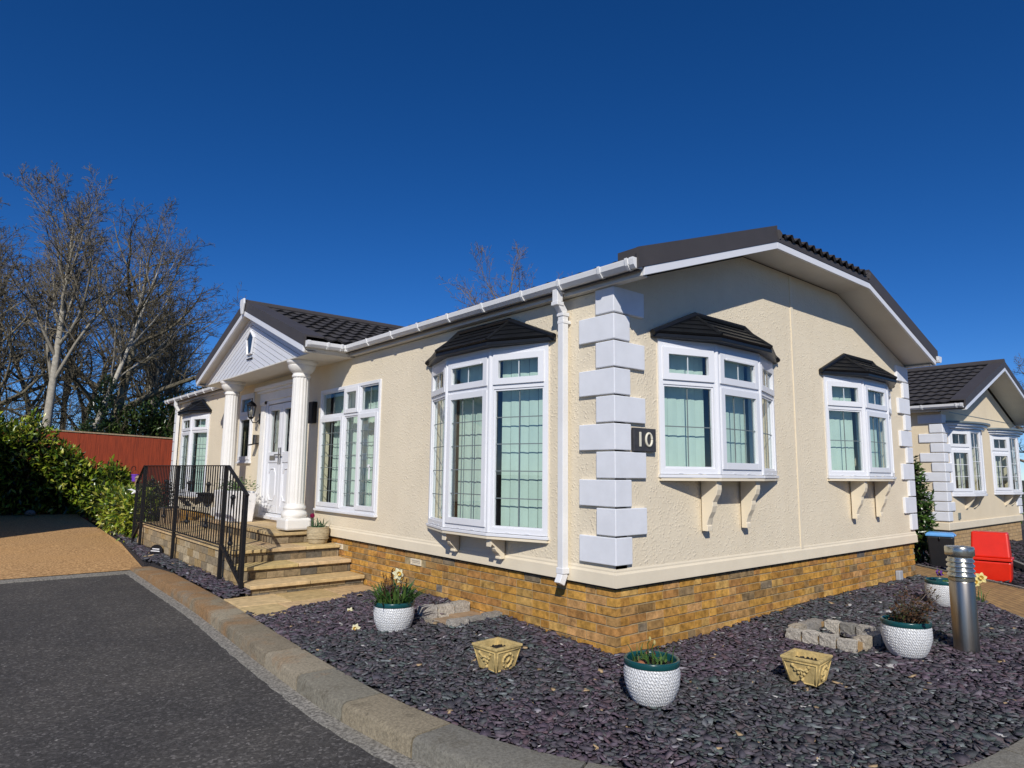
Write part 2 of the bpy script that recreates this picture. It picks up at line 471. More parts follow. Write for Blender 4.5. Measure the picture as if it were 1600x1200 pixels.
def sash_light(frm, gl, bars, fr, u0, u1, z0, z1, sash, nu=1, nz=0, ledmat=None):
    """one light: sash ring or beading, pane, leaded strips"""
    if sash:
        ring(frm, fr, u0-.012, u1+.012, z0-.012, z1+.012, -.028, .014, .062)
        g = .05; dp = -.006
    else:
        ring(frm, fr, u0, u1, z0, z1, -.038, -.012, .018)
        g = .018; dp = -.026
    a, b, c, d = u0+g, u1-g, z0+g, z1-g
    gl.add([fr.p(a-.004, c-.004, dp-.008), fr.p(b+.004, c-.004, dp-.008), fr.p(b+.004, d+.004, dp-.008), fr.p(a-.004, d+.004, dp-.008)], [(0, 1, 2, 3)])
    for i in range(nu):
        u = a+(b-a)*(i+1)/(nu+1); fr.box(bars, u-.0045, u+.0045, c, d, dp-.0075, dp-.002)
    for j in range(nz):
        z = c+(d-c)*(j+1)/(nz+1); fr.box(bars, a, b, z-.0045, z+.0045, dp-.0074, dp-.0015)

def slats(mb, fr, u0, u1, z0, z1, d, wd=.089, tilt=5):
    n = max(1, int((u1-u0)/wd)); st = (u1-u0)/n
    for i in range(n):
        c = u0+(i+.5)*st; t = R(tilt+random.uniform(-3, 3)); hu = wd*.54*math.cos(t); hd = wd*.54*math.sin(t)
        vs = []
        for z in (z0, z1):
            vs += [fr.p(c-hu, z, d-hd), fr.p(c, z, d+.003), fr.p(c+hu, z, d+hd)]
        mb.add(vs, [(0, 1, 4, 3), (1, 2, 5, 4)])
    fr.box(mb, u0, u1, z1, z1+.035, d-.03, d+.02)

def bay(house, root_pt, u, n, a, b, c, d, p, z0, z1, zt, label, far_cream=True, corbel_h=.46, corb=((.68, .80), (1.33, 1.45)), nz=3):
    """canted bay: wall points a..d along u, protruding p along n"""
    o = V(root_pt); u = V(u); n = V(n)
    P = [o+u*a+n*.0, o+u*b+n*p, o+u*c+n*p, o+u*d+n*.0]
    frm, gl, bars, led = MB(), MB(), MB(), MB()
    sill = MB(); bl = MB(); barl = []
    for i in range(3):
        q = P[i+1]-P[i]; W = q.length; nn = q.cross(V((0, 0, 1))); nn = nn if nn.dot(n) > 0 else -nn
        fr = Fr(P[i], q, nn)
        # outer frame, transom
        ring(frm, fr, .0, W, z0, z1, -.066, 0, .045, .05)
        fr.box(frm, .045, W-.045, zt-.022, zt+.022, -.06, -.003)
        near = (i == 0); far = (i == 2)
        bk_ = MB(); barl.append(bk_); sash_light(frm, gl, bk_, fr, .052, W-.052, zt+.032, z1-.055, True, 1, 0)
        if i == 1: sash_light(frm, gl, led, fr, .052, W-.052, z0+.06, zt-.03, True, 2, nz)
        else: sash_light(frm, gl, led, fr, .045, W-.045, z0+.05, zt-.022, False, 1, nz)
        # trickle vent on the middle top light, sill nosing and drips
        if i == 1: fr.box(frm, .13, W-.13, z1-.112, z1-.094, .012, .026)
        fr.box(sill, -.012, W+.012, z0-.032, z0-.004, -.08, .018)
        for k in (.3, .62): fr.box(frm, W*k, W*k+.045, z0+.006, z0+.018, 0, .004)
        slats(bl, fr, .075, W-.06, z0+.06, z1-.08, -.135)
    for i in (1, 2): frm.tube(P[i]+V((0, 0, z0))-n*.008, P[i]+V((0, 0, z1))-n*.008, .022, None, 10)
    # head board and soffit, floor board under the bay
    head = [P[0]-n*.1, P[0], P[1], P[2], P[3], P[3]-n*.1]
    base = MB(); base.prism([q+V((0, 0, z0-.036)) for q in [P[0]-n*.02, P[0]+n*.012-u*0, P[1]+n*.012, P[2]+n*.012, P[3]+n*.012, P[3]-n*.02]], (0, 0, -.022))
    hb = MB(); hb.prism([q+V((0, 0, z1+.001)) for q in head], (0, 0, .03))
    w = build('bay_window', frm, M['upvc'], house, bevel=.004)
    build('sill', sill, M['upvc'], w, bevel=.004)
    build('base_board', base, M['trimcream'], w)
    build('head_board', hb, M['upvc'], w)
    build('pane', gl, M['glass'], w)
    for bk_ in barl: build('glazing_bar', bk_, M['greybar'], w)
    build('lead_strip', led, M['lead'], w)
    # tiled roof over the bay
    ov = .105; rf = MB(); rt = MB()
    E = [o+u*(a-.095), o+u*(b-.07)+n*(p+ov), o+u*(c+.07)+n*(p+ov), o+u*(d+.095)]
    T0 = o+u*b-u*.05; T1 = o+u*c+u*.05
    ze, zr = z1+.082, z1+.315
    def Z(q, z): return V((q.x, q.y, z))
    rf.prism([Z(q, z1+.032) for q in [E[0]-n*.015, E[0]+n*.0, E[1], E[2], E[3], E[3]-n*.015]], (0, 0, .038))
    faces = [(E[0], E[1], o+u*(b-.05), T0), (E[1], E[2], T1, T0), (E[2], E[3], T1, T1)]
    nr = 4
    for k, (e0, e1, t1, t0) in enumerate(faces):
        e0 = Z(e0, ze); e1 = Z(e1, ze); t1 = Z(t1, zr); t0 = Z(t0, zr)
        if k == 0: t0 = t1
        nn = (e1-e0).cross(t0-e0 if (t0-e0).length > .01 else t1-e0).normalized(); nn = nn if nn.z > 0 else -nn
        for r in range(nr):
            x0, x1 = r/nr, (r+1)/nr
            A = e0.lerp(t0, x0)+nn*.014; B = e1.lerp(t1, x0)+nn*.014; C = e1.lerp(t1, x1)+nn*.003; D = e0.lerp(t0, x1)+nn*.003
            A2 = A-nn*.022; B2 = B-nn*.022
            rt.add([A2, B2, B, A, C, D], [(0, 1, 2, 3), (3, 2, 4, 5)])
    roof = build('bay_roof', rf, M['bayroof'], w, bevel=.006)
    for (q0, q1) in ((Z(E[1], ze), Z(T0, zr)), (Z(E[2], ze), Z(T1, zr))): rt.tube(q0+V((0, 0, .012)), q1+V((0, 0, .012)), .018, None, 8)
    for (q0, q1) in ((Z(E[0], ze-.03), Z(T0, zr)), (Z(T0, zr), Z(T1, zr)), (Z(T1, zr), Z(E[3], ze-.03))):
        rt.tube(q0+n*.012+V((0, 0, .018)), q1+n*.012+V((0, 0, .018)), .028, None, 8)
    rt2 = build('bay_roof_tiles', rt, M['bayroof'], w)
    # corbels
    for c0, c1 in corb:
        mbc = MB(); zb = z0-.058; H = corbel_h
        prof = [(0.0, zb), (p*.86, zb), (p*.86, zb-.08), (p*.80, zb-H*.28), (p*.60, zb-H*.42), (p*.60, zb-H*.50), (p*.52, zb-H*.62), (p*.36, zb-H*.74), (p*.30, zb-H*.82),
                (p*.26, zb-H*.88), (p*.30, zb-H*.90), (p*.30, zb-H), (0, zb-H)]
        mbc.prism([o+u*(a+c0)+n*(q+0)+V((0, 0, z)) for q, z in prof], u*(c1-c0))
        build('corbel', mbc, M['trimcream'], w, bevel=.004)
    blo = build('vertical_blind', bl, M['blind'], None)
    return w, blo

# ------------------------------------------------------------------ the park home
W, LN, H = 6.43, 14.5, .545
house = thing('park_home', 'cream rendered single storey park home on a yellow brick base with a columned porch', 'house')
FL = Fr((.02, 0, 0), (0, 1, 0), (-1, 0, 0))      # left wall, u = y
FG = Fr((0, .02, 0), (1, 0, 0), (0, -1, 0))      # gable wall, u = x
BZ0, BZ1, BZT = 1.462, 2.645, 2.285
B1 = (.60, 1.21, 1.96, 2.60); B2 = (3.80, 4.40, 5.12, 5.76)
LB = (.81, 1.43, 2.18, 2.785); FB = (11.55, 12.15, 12.9, 13.52)
wl = MB()
wall_grid(wl, FL, [.02, LN], [H, 3.04], [(LB[0]+.03, LB[3]-.03, .91, 2.64), (4.02, 5.82, .92, 2.64), (6.76, 8.06, .62, 2.76), (8.84, 9.5, 1.62, 2.86), (FB[0]+.03, FB[3]-.03, .91, 2.64)], .14)
SL = .335
wg = MB()
wall_grid(wg, FG, [.021, W-.02], [H, 3.04], [(B1[0]+.03, B1[3]-.03, BZ0+.02, 2.64), (B2[0]+.03, B2[3]-.03, BZ0+.02, 2.64)], .14)
gz = lambda x: 3.07+SL*x
XA, XB = 2.10, W-2.10
gtop = [(.021, 3.04), (W-.02, 3.04), (W-.02, gz(.02)), (XB, gz(XA)), (XA, gz(XA)), (.021, gz(.02))]
wg.add([(x, .02, z) for x, z in gtop]+[(x, .16, z) for x, z in gtop], [(0, 1, 2, 3, 4, 5), (6, 7, 8, 9, 10, 11)])
build('left_wall', wl, M['stucco'], house, recalc=False)
build('gable_wall', wg, M['stucco'], house, recalc=False)
rw = MB(); rw.box(W-.16, W-.02, .161, LN, H, 3.04); rw.box(.161, W-.161, LN-.14, LN, H, 3.04)
build('rear_wall', rw, M['stucco'], house)
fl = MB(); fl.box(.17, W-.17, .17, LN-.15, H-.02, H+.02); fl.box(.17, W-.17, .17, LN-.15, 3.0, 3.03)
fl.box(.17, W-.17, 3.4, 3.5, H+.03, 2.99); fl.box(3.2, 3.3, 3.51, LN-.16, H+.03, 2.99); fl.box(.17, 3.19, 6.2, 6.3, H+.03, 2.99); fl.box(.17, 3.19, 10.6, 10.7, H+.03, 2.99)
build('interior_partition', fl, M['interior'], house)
# joint strip on the gable, raised plain borders round windows and quoins
js = MB(); js.box(3.075, 3.125, .010, .024, H+.12, gz(XA)-.01)
build('wall_strip', js, M['trimcream'], house)
# skirting with drip moulding
sk_ = MB()
prof = [(.045, H), (0, H), (0, H+.012), (.004, H+.10), (.014, H+.118), (.014, H+.13), (.019, H+.145), (.045, H+.145)]
rings = []
for (px, py, sx, sy) in ((LN, None, 0, 0),):
    pass
def sk_pt(k, off, z):
    return [(off, LN, z), (off, off, z), (W-off, off, z), (W-off, LN, z)][k]
rings = [[V(sk_pt(k, o_, z)) for o_, z in prof] for k in range(4)]
sk_.loft(rings, True, True)
build('skirting', sk_, M['trimcream'], house)
gap = MB(); gap.box(.03, .045, .03, LN, H-.02, H+.002); gap.box(.03, W-.03, .03, .045, H-.02, H+.001)
build('shadow_gap', gap, M['rubber'], house)
# brick plinth: real bricks over a mortar core
pal = [(.46, .24, .05), (.50, .27, .06), (.42, .22, .055), (.38, .19, .06), (.44, .25, .09), (.31, .18, .065), (.25, .17, .085), (.22, .17, .11), (.47, .26, .10), (.50, .30, .09), (.40, .20, .045), (.17, .15, .13)]
wts = [9, 10, 8, 6, 5, 4.5, 1.6, .8, 3, 6, 8, .4]
def bcol(rng, wt=wts):
    c = rng.choices(pal, wt)[0]; k = rng.uniform(.82, 1.12)
    return tuple(x*k for x in c)
rng = random.Random(3)
br = MB(); mo = MB()
mo.box(.0485, .2, .0486, LN-.05, -.25, H-.022); mo.box(.2, W-.046, .0487, .2, -.25, H-.023); mo.box(W-.2, W-.046, .2, LN-.05, -.25, H-.0225)
vents = [(3.02, 5), (5.02, 5)]
for k in range(-3, 7):
    z0 = .006+k*.0762; off = (k % 2)*.1125
    y = .04-off*0; first = True
    y = .04
    while y < LN-.2:
        l = (.1025 if (k % 2) else .215) if first else (.215 if rng.random() > .12 else .1025)
        first = False
        if not (k == 5 and any(y-.12 < vy < y+l+.02 for vy, _ in vents)):
            j = rng.uniform(-.002, .002)
            br.box(.04+j, .10, y+rng.uniform(-.001, .003), y+l-rng.uniform(-.001, .003), z0+rng.uniform(0, .003), z0+.0645-rng.uniform(-.001, .003), bcol(rng))
        y += l+.012
    x = .1125 if (k % 2) else .0; x = .1005+(.11 if (k % 2) else 0)
    if k % 2: br.box(.1005, .205, .04, .1, z0, z0+.0645, bcol(rng))
    first = True
    while x < W-.15:
        l = .215 if rng.random() > .35 else .1025
        l = min(l, W-.04-x)
        j = rng.uniform(-.002, .002)
        br.box(x+rng.uniform(0, .004), x+l-rng.uniform(-.001, .003), .04+j, .10, z0+rng.uniform(0, .003), z0+.0645-rng.uniform(-.001, .003), bcol(rng, [9, 10, 8, 6, 5, 6, 3.5, 2, 3, 5, 8, 1.2]))
        x += l+.012
build('brick_plinth', br, M['brick'], house, bevel=0)
build('mortar_bed', mo, M['mortar'], house)
for vy, _ in vents:
    ab = MB(); z = .006+5*.0762
    ring(ab, Fr((.04, 0, 0), (0, 1, 0), (-1, 0, 0)), vy-.05, vy+.165, z, z+.066, -.05, .006, .012)
    for q in range(3): FL.box(ab, vy-.04, vy+.155, z+.014+q*.015, z+.023+q*.015, -.06, -.018)
    build('air_brick', ab, M['trimcream'], house)
# quoins
def quoin(cx, cy, sx, sy, rows, zz, dz):
    for i in range(rows):
        lx, ly = (.196, .40) if i % 2 == 0 else (.392, .20)
        z0 = zz+i*dz+.007; z1 = zz+(i+1)*dz-.007
        a = -.012
        pts = [(a, a), (lx, a), (lx, .028), (.028, .028), (.028, ly), (a, ly)]
        q = MB(); q.prism([(cx+sx*px, cy+sy*py, z0) for px, py in pts], (0, 0, z1-z0))
        build('quoin', q, M['quoin'], house, bevel=.006)
quoin(0, 0, 1, 1, 10, .715, .2335); quoin(W, 0, -1, 1, 10, .715, .2335); quoin(0, LN, 1, -1, 10, .715, .2335)

# bays
gw = V((0, 0, 0))
bb = dict()
_, bl_ = bay(house, (0, 0, 0), (1, 0, 0), (0, -1, 0), *B1, .2, BZ0, BZ1, BZT, '', nz=1, corb=((.60, .675), (1.27, 1.345)))
bl_.name = 'vertical_blind'; tag(bl_, 'mint vertical blind inside the gable bay window nearest the house number', 'blind', 'mint vertical blinds')
_, bl_ = bay(house, (0, 0, 0), (1, 0, 0), (0, -1, 0), *B2, .2, BZ0, BZ1, BZT, '', nz=1, corb=((.56, .635), (1.27, 1.345)))
tag(bl_, 'mint vertical blind inside the smaller looking gable bay at the right corner', 'blind', 'mint vertical blinds')
_, bl_ = bay(house, (0, 0, 0), (0, 1, 0), (-1, 0, 0), *LB, .2, .89, BZ1, BZT, '', nz=4, corbel_h=.2, corb=((.60, .675), (1.36, 1.435)))
tag(bl_, 'mint vertical blind inside the tall bay window beside the white downpipe', 'blind', 'mint vertical blinds')
_, bl_ = bay(house, (0, 0, 0), (0, 1, 0), (-1, 0, 0), *FB, .2, .89, BZ1, BZT, '', nz=4, corbel_h=.2, corb=((.60, .675), (1.36, 1.435)))
tag(bl_, 'mint vertical blind inside the far bay window beyond the porch', 'blind', 'mint vertical blinds')

# tall three light window on the left wall
fw, gl, ld, bars = MB(), MB(), MB(), MB()
u0, u1, z0, z1, zt = 4.0, 5.835, .905, 2.65, 2.235
ring(fw, FL, u0, u1, z0, z1, -.06, .022, .045, .05)
for s_ in (4.585, 5.03): FL.box(fw, s_-.025, s_+.025, z0+.05, z1-.045, -.06, .02)
FL.box(fw, u0+.045, 4.56, zt-.022, zt+.022, -.055, .018); FL.box(fw, 4.61, 5.005, zt-.022, zt+.022, -.055, .018); FL.box(fw, 5.055, u1-.045, zt-.022, zt+.022, -.055, .018)
F2 = Fr((0.0, 0, 0), (0, 1, 0), (-1, 0, 0))
sash_light(fw, gl, ld, F2, 4.045, 4.56, z0+.05, zt-.022, True, 1, 6); sash_light(fw, gl, ld, F2, 4.61, 5.005, z0+.05, zt-.022, False, 1, 6); sash_light(fw, gl, ld, F2, 5.055, 5.79, z0+.05, zt-.022, True, 1, 6)
sash_light(fw, gl, ld, F2, 4.045, 4.56, zt+.022, z1-.045, False, 1, 0); sash_light(fw, gl, ld, F2, 4.61, 5.005, zt+.03, z1-.05, True, 0, 0); sash_light(fw, gl, ld, F2, 5.055, 5.79, zt+.022, z1-.045, False, 1, 0)
w3 = build('tall_window', fw, M['upvc'], house, bevel=.004)
build('pane', gl, M['glass'], w3); build('lead_strip', ld, M['lead'], w3)
si = MB(); FL.box(si, u0-.01, u1+.01, z0-.03, z0, -.05, .05); build('sill', si, M['upvc'], w3, bevel=.004)
hd = MB(); F2.box(hd, 4.16, 4.18, 1.35, 1.52, .016, .035); F2.box(hd, 4.16, 4.18, 1.50, 1.54, .016, .05); build('handle', hd, M['upvc'], w3, bevel=.004)
bl = MB()
slats(bl, FL, 4.08, 5.75, z0+.06, z1-.08, -.19, .089, 14)
tag(build('vertical_blind', bl, M['blind']), 'mint vertical blind inside the flat three light window beside the porch column', 'blind', 'mint vertical blinds')
# small window beyond the door
fw, gl = MB(), MB()
ring(fw, FL, 8.82, 9.52, 1.6, 2.88, -.05, .02, .045); FL.box(fw, 8.865, 9.475, 2.44, 2.485, -.05, .018)
sash_light(fw, gl, MB(), F2, 8.87, 9.47, 1.65, 2.435, True, 0, 0); sash_light(fw, gl, MB(), F2, 8.87, 9.47, 2.49, 2.83, True, 0, 0)
w4 = build('small_window', fw, M['upvc'], house, bevel=.004); build('pane', gl, M['darkglass'], w4)
si = MB(); FL.box(si, 8.8, 9.54, 1.57, 1.6, -.05, .045); build('sill', si, M['upvc'], w4, bevel=.004)
bl = MB(); FL.box(bl, 8.9, 9.44, 1.66, 2.82, -.12, -.11)  # added sheet, its dark green stands in for the reflection in the glass
tag(build('reflection_sheet', bl, M['greenreflect']), 'dark green sheet painting the reflection in the narrow window beside the front door', 'blind')

# double front door with surround
dr = MB()
for a in (6.50, 8.10):
    FL.box(dr, a, a+.2, .66, 2.60, -.01, .05)
    FL.box(dr, a-.02, a+.22, .64, .80, -.01, .065); FL.box(dr, a-.02, a+.22, 2.60, 2.66, -.01, .07)
    for k in (.045, .085, .125): FL.box(dr, a+k, a+k+.03, .86, 2.56, .05, .058)
    dr.tube(FL.p(a-.02, 2.63, .04), FL.p(a+.22, 2.63, .04), .035, None, 12)
FL.box(dr, 6.46, 8.34, 2.66, 2.80, -.01, .06); FL.box(dr, 6.40, 8.40, 2.80, 2.85, -.01, .10); FL.box(dr, 6.36, 8.44, 2.85, 2.91, -.01, .14)
build('door_surround', dr, M['column'], house, bevel=.006)
df = MB(); ring(df, FL, 6.70, 8.10, .68, 2.66, -.10, .03, .07, .05)
FL.box(df, 6.68, 8.12, .64, .69, -.1, .07)
build('door_frame', df, M['upvc'], house, bevel=.005)
FD = Fr((.035, 0, 0), (0, 1, 0), (-1, 0, 0))
for (a, b, hs) in ((7.405, 8.03, 7.44), (6.77, 7.395, 7.36)):
    d_ = MB(); ring(d_, FD, a, b, .74, 2.58, -.05, .02, .105, .12); FD.box(d_, a+.105, b-.105, 1.58, 1.76, -.05, .02); FD.box(d_, a+.105, b-.105, .86, 1.58, -.04, .006)
    # moulded octagonal panel ring
    c0, c1, q0, q1 = a+.16, b-.16, .95, 1.48
    oc = [(c0+.07, q0), (c1-.07, q0), (c1, q0+.09), (c1, q1-.09), (c1-.07, q1), (c0+.07, q1), (c0, q1-.09), (c0, q0+.09)]
    d_.path([FD.p(y, z, .01) for y, z in oc+oc[:1]], .014, 6)
    do = build('front_door', d_, M['upvc'], house, bevel=.006)
    g = MB(); g.add([FD.p(a+.1, 1.755, -.016), FD.p(b-.1, 1.755, -.016), FD.p(b-.1, 2.48, -.016), FD.p(a+.1, 2.48, -.016)], [(0, 1, 2, 3)]); build('pane', g, M['darkglass'], do)
    cu = MB(); slats(cu, FD, a+.12, b-.12, 1.72, 2.5, -.10, .06, 30); build('net_curtain', cu, M['curtain'], do)
    l_ = MB()
    for q in range(3):
        zc = 1.98+q*.13; rr = .05
        l_.path([FD.p((a+b)/2+rr*math.cos(t)*.8, zc+rr*1.5*math.sin(t), -.01) for t in [2*PI*i/16 for i in range(17)]], .005, 5)
    l_.path([FD.p((a+b)/2, 1.78, -.01), FD.p((a+b)/2, 2.46, -.01)], .004, 5)
    build('lead_strip', l_, M['lead'], do)
    hd = MB(); FD.box(hd, hs-.018, hs+.018, 1.55, 1.83, .02, .03); sgn = 1 if hs > 7.4 else -1
    FD.box(hd, min(hs, hs+sgn*.11), max(hs, hs+sgn*.11), 1.70, 1.72, .05, .065); FD.box(hd, hs-.01, hs+.01, 1.70, 1.72, .03, .06)
    build('handle', hd, M['brass'], do, bevel=.003)
    if hs > 7.4:
        lp = MB(); FD.box(lp, a+.19, b-.19, 1.62, 1.70, .02, .03); build('letter_plate', lp, M['brass'], do, bevel=.004)

# ------------------------------------------------------------------ main roof
VG = .37                                   # front verge overhang
ridge_x = W/2; EV = -.12
z_eave = 3.138
rz = lambda x: z_eave+SL*(x-EV)            # top of the tile bed
zf = rz(XA)
roof = MB()
# underlay slabs (plain) so that nothing shows through
def slab(mb, pts, t=.05): mb.prism(pts, (0, 0, -t))
ry = -VG+(rz(ridge_x)-zf)/.36
slab(roof, [(EV+.02, -VG+.02, rz(EV)-.01), (XA, -VG+.02, zf-.01), (ridge_x, ry, rz(ridge_x)-.01), (ridge_x, LN+.3, rz(ridge_x)-.01), (EV+.02, LN+.3, rz(EV)-.01)])
slab(roof, [(W-EV-.02, -VG+.02, rz(EV)-.01), (W-XA, -VG+.02, zf-.01), (ridge_x, ry, rz(ridge_x)-.01), (ridge_x, LN+.3, rz(ridge_x)-.01), (W-EV-.02, LN+.3, rz(EV)-.01)])
slab(roof, [(XA, -VG+.02, zf-.01), (XB, -VG+.02, zf-.01), (ridge_x, ry, rz(ridge_x)-.01)])
mr = build('roof', roof, M['verge'], house)
tl = MB()
slen = math.hypot(ridge_x-EV, SL*(ridge_x-EV)); cs = 1/math.hypot(1, SL)
def in_left(a, b):
    x = EV+b*cs; y = -VG+.2+a
    if x > XA-.03 and y < -VG+(rz(x)-zf)/.36+.05: return False
    # leave the porch valley clear
    if abs(y-7.36) < 2.5-(rz(x)-3.2)/.37: return False
    return x < ridge_x-.05
tiles(tl, (EV-.03, -VG+.2, z_eave-.0), (0, 1, 0), (1, 0, SL), LN+.4, slen, in_left, amp=.010, lift=.028)
def in_right(a, b):
    x = EV+b*cs; y = -VG+.2+a
    return not (x > XA-.03 and y < -VG+(rz(x)-zf)/.36+.05) and x < ridge_x-.05
tiles(tl, (W-EV+.03, -VG+.2, z_eave-.0), (0, 1, 0), (-1, 0, SL), LN+.4, slen, in_right, da=.0667)
hl = math.hypot(ry+VG, rz(ridge_x)-zf)
tiles(tl, (XA-.1, -VG-.02, zf-.0), (1, 0, 0), (0, 1, .36), XB-XA+.2, hl, lambda a, b: XA-.05+(b/hl)*(ridge_x-XA) < XA-.1+a < XB+.05-(b/hl)*(ridge_x-XA), wave=.16, course=.3, da=.02, amp=.022)
build('roof_tiles', tl, M['roof'], mr, recalc=False)
rg = MB()
rg.path([(ridge_x, ry, rz(ridge_x)+.02), (ridge_x, LN+.3, rz(ridge_x)+.02)], .075, 10)
for x in (XA, XB): rg.path([(x, -VG, zf+.03), (ridge_x, ry, rz(ridge_x)+.02)], .06, 8)
build('ridge_cap', rg, M['verge'], mr)
# dark verge trim and white barge board
vt, bg_ = MB(), MB()
def verge(mb, x0, z0, x1, z1, hlow, hup, y0, y1):
    mb.prism([(x0, y0, z0+hlow), (x1, y0, z1+hlow), (x1, y0, z1+hup), (x0, y0, z0+hup)], (0, y1-y0, 0))
zb = lambda x: 3.045+SL*(x+.05)            # barge bottom line
for (x0, x1) in ((-.05, XA), (W+.05, XB)):
    f0 = zb(-.05); f1 = zb(XA)
    verge(bg_, x0, f0, x1, f1, 0, .072, -VG-.006, -VG+.02)
    xs = -.13 if x0 < 0 else W+.13
    verge(vt, xs, f0-SL*.08, x1, f1, .073, .245, -VG-.012, -VG+.012)
    verge(vt, (xs+x0)/2, f0-SL*.04, x1, f1, .13, .247, -VG+.0121, -VG+.24)
f1 = zb(XA)
bg_.box(XA, XB, -VG-.0061, -VG+.02, f1, f1+.072)
vt.box(XA, XB, -VG-.0121, -VG+.0119, f1+.0731, f1+.135)
build('barge_board', bg_, M['upvc'], house, bevel=.003); build('verge_trim', vt, M['verge'], house)
sf = MB()
for (x0, x1) in ((-.05, XA), (W+.05, XB)):
    sf.prism([(x0, -VG+.021, zb(-.05)+.02), (x1, -VG+.021, f1+.02), (x1, -VG+.021, f1+.032), (x0, -VG+.021, zb(-.05)+.032)], (0, VG+.005, 0))
sf.box(XA, XB, -VG+.0211, .026, f1+.02, f1+.032)
# eave box: fascia board and soffit strip along both long sides
sf.box(-.047, .03, -VG+.03, 4.80, 3.047, 3.06); sf.box(-.047, .03, 9.95, LN+.3, 3.047, 3.06); sf.box(W-.03, W+.047, -VG+.03, LN+.3, 3.047, 3.06)
build('soffit', sf, M['soffit'], house)
fa = MB()
fa.box(-.055, -.035, -VG+.021, 4.83, 3.045, 3.20); fa.box(-.055, -.035, 9.92, LN+.3, 3.045, 3.20); fa.box(W+.035, W+.055, -VG+.021, LN+.3, 3.045, 3.20)
build('fascia', fa, M['soffit'], house, bevel=.003)
# gutters
def gutter(mb, p0, p1, out, cap0=False, cap1=False, brk=None, zt=3.172):
    p0 = V(p0); p1 = V(p1); o_ = V(out)
    pr = [(.0, 0), (.0, -.05), (.02, -.078), (.082, -.078), (.112, -.046), (.118, -.008), (.118, 0), (.108, 0), (.103, -.042), (.078, -.069), (.024, -.069), (.008, -.046), (.008, 0)]
    def ringat(p): return [p+o_*a+V((0, 0, zt+b)) for a, b in pr]
    mb.loft([ringat(p0), ringat(p1)], True, True)
    d = (p1-p0).normalized(); L = (p1-p0).length
    cp = [(-.003, .004), (-.003, -.05), (.01, -.078), (.09, -.082), (.114, -.055), (.122, -.01), (.122, .004)]
    def solid(t0, t1, k=1): mb.loft([[p0+d*t+o_*a+V((0, 0, zt+b)) for a, b in cp] for t in (t0, t1)], True, True)
    if cap0: solid(-.012, .03)
    if cap1: solid(L-.03, L+.012)
    for t in (brk or []):
        q = [(-.004, .006), (-.004, -.055), (.008, -.082), (.092, -.087), (.118, -.055), (.127, -.01), (.127, .006)]
        inner = [(.0, .001), (.006, -.04), (.02, -.06), (.08, -.064), (.102, -.045), (.107, -.01), (.107, .001)]
        mb.loft([[p0+d*tt+o_*a+V((0, 0, zt+b)) for a, b in q+inner[::-1]] for tt in (t-.014, t+.014)], True, True)
gu = MB()
brk = [.06, .36, .85]+[1.36+.62*i for i in range(0, 6)]
gutter(gu, (-.056, -VG+.02, 0), (-.056, 4.73, 0), (-1, 0, 0), True, False, brk)
gutter(gu, (-.056, 10.02, 0), (-.056, LN+.45, 0), (-1, 0, 0), False, True, [.3+.62*i for i in range(8)])
gutter(gu, (W+.056, -VG-.03, 0), (W+.056, LN+.3, 0), (1, 0, 0), True, False, [.06, .6])
gutter(gu, (-.16, 4.83, 0), (-.70, 4.83, 0), (0, -1, 0), False, True, [.06, .26])
gu.loft([[V((-.056, 4.72, 3.09)), V((-.174, 4.72, 3.09)), V((-.174, 4.72, 3.176)), V((-.056, 4.72, 3.176))], [V((-.056, 4.83, 3.09)), V((-.174, 4.83, 3.09)), V((-.174, 4.83, 3.176)), V((-.056, 4.83, 3.176))]])
gutter(gu, (-.16, 9.92, 0), (-.70, 9.92, 0), (0, 1, 0), False, True, [.2])
build('gutter', gu, M['gutter'], house)
# downpipe with swan neck and shoe
dp = MB()
def sqpath(mb, pts, h):
    for a, b in zip(pts[:-1], pts[1:]):
        a = V(a); b = V(b); d = (b-a).normalized(); s1 = V((0, 1, 0)); s2 = d.cross(s1).normalized()
        mb.obox(a-s1*h-s2*h-d*.004, s1*2*h, s2*2*h, (b-a)+d*.008)
sqpath(dp, [(-.115, .565, 3.10), (-.115, .565, 2.985), (-.045, .565, 2.90), (-.045, .565, .60), (-.085, .565, .52)], .034)
for z in (2.975, 2.885): dp.box(-.157 if z > 2.9 else -.087, -.073 if z > 2.9 else -.003, .523, .607, z-.018, z+.018)
dp.box(-.125, -.03, .52, .61, 3.07, 3.098)
dp.box(-.087, -.004, .523, .607, .60, .65); dp.box(-.081, .018, .525, .605, 2.80, 2.83)
build('downpipe', dp, M['gutter'], house, bevel=.005)
dp = MB(); sqpath(dp, [(-.115, 14.05, 3.10), (-.115, 14.05, 2.985), (-.045, 14.05, 2.87), (-.045, 14.05, .60), (-.085, 14.05, .52)], .034)
build('downpipe', dp, M['gutter'], house, bevel=.005)

# ------------------------------------------------------------------ porch
PX, PY, PH = -.72, 7.37, 2.54
pz = lambda y: 3.03+.37*(PH-abs(y-PY))      # barge bottom line
ps, pt = MB(), MB()
xr = 2.95
ztop = .165
for s in (-1, 1):
    e0 = PY+s*PH
    ps.prism([(PX+.02, e0, pz(e0)+ztop), (PX+.02, PY, pz(PY)+ztop), (xr, PY, pz(PY)+ztop), (.05, e0, pz(e0)+ztop)], (0, 0, -.05))
    pslen = math.hypot(PH, .37*PH)
    tiles(pt, (PX+.26, e0-s*(-.03), pz(e0)+ztop), (1, 0, 0), (0, -s, .37), xr+1, pslen,
          lambda a, b: PX+.26+a < .1+(b/pslen)*(xr-.1) and b < pslen-.04, course=.34, lift=.038, amp=.0135)
po = build('porch_roof', ps, M['verge'], house)
build('roof_tiles', pt, M['roof'], po, recalc=False)
pv, pb = MB(), MB()
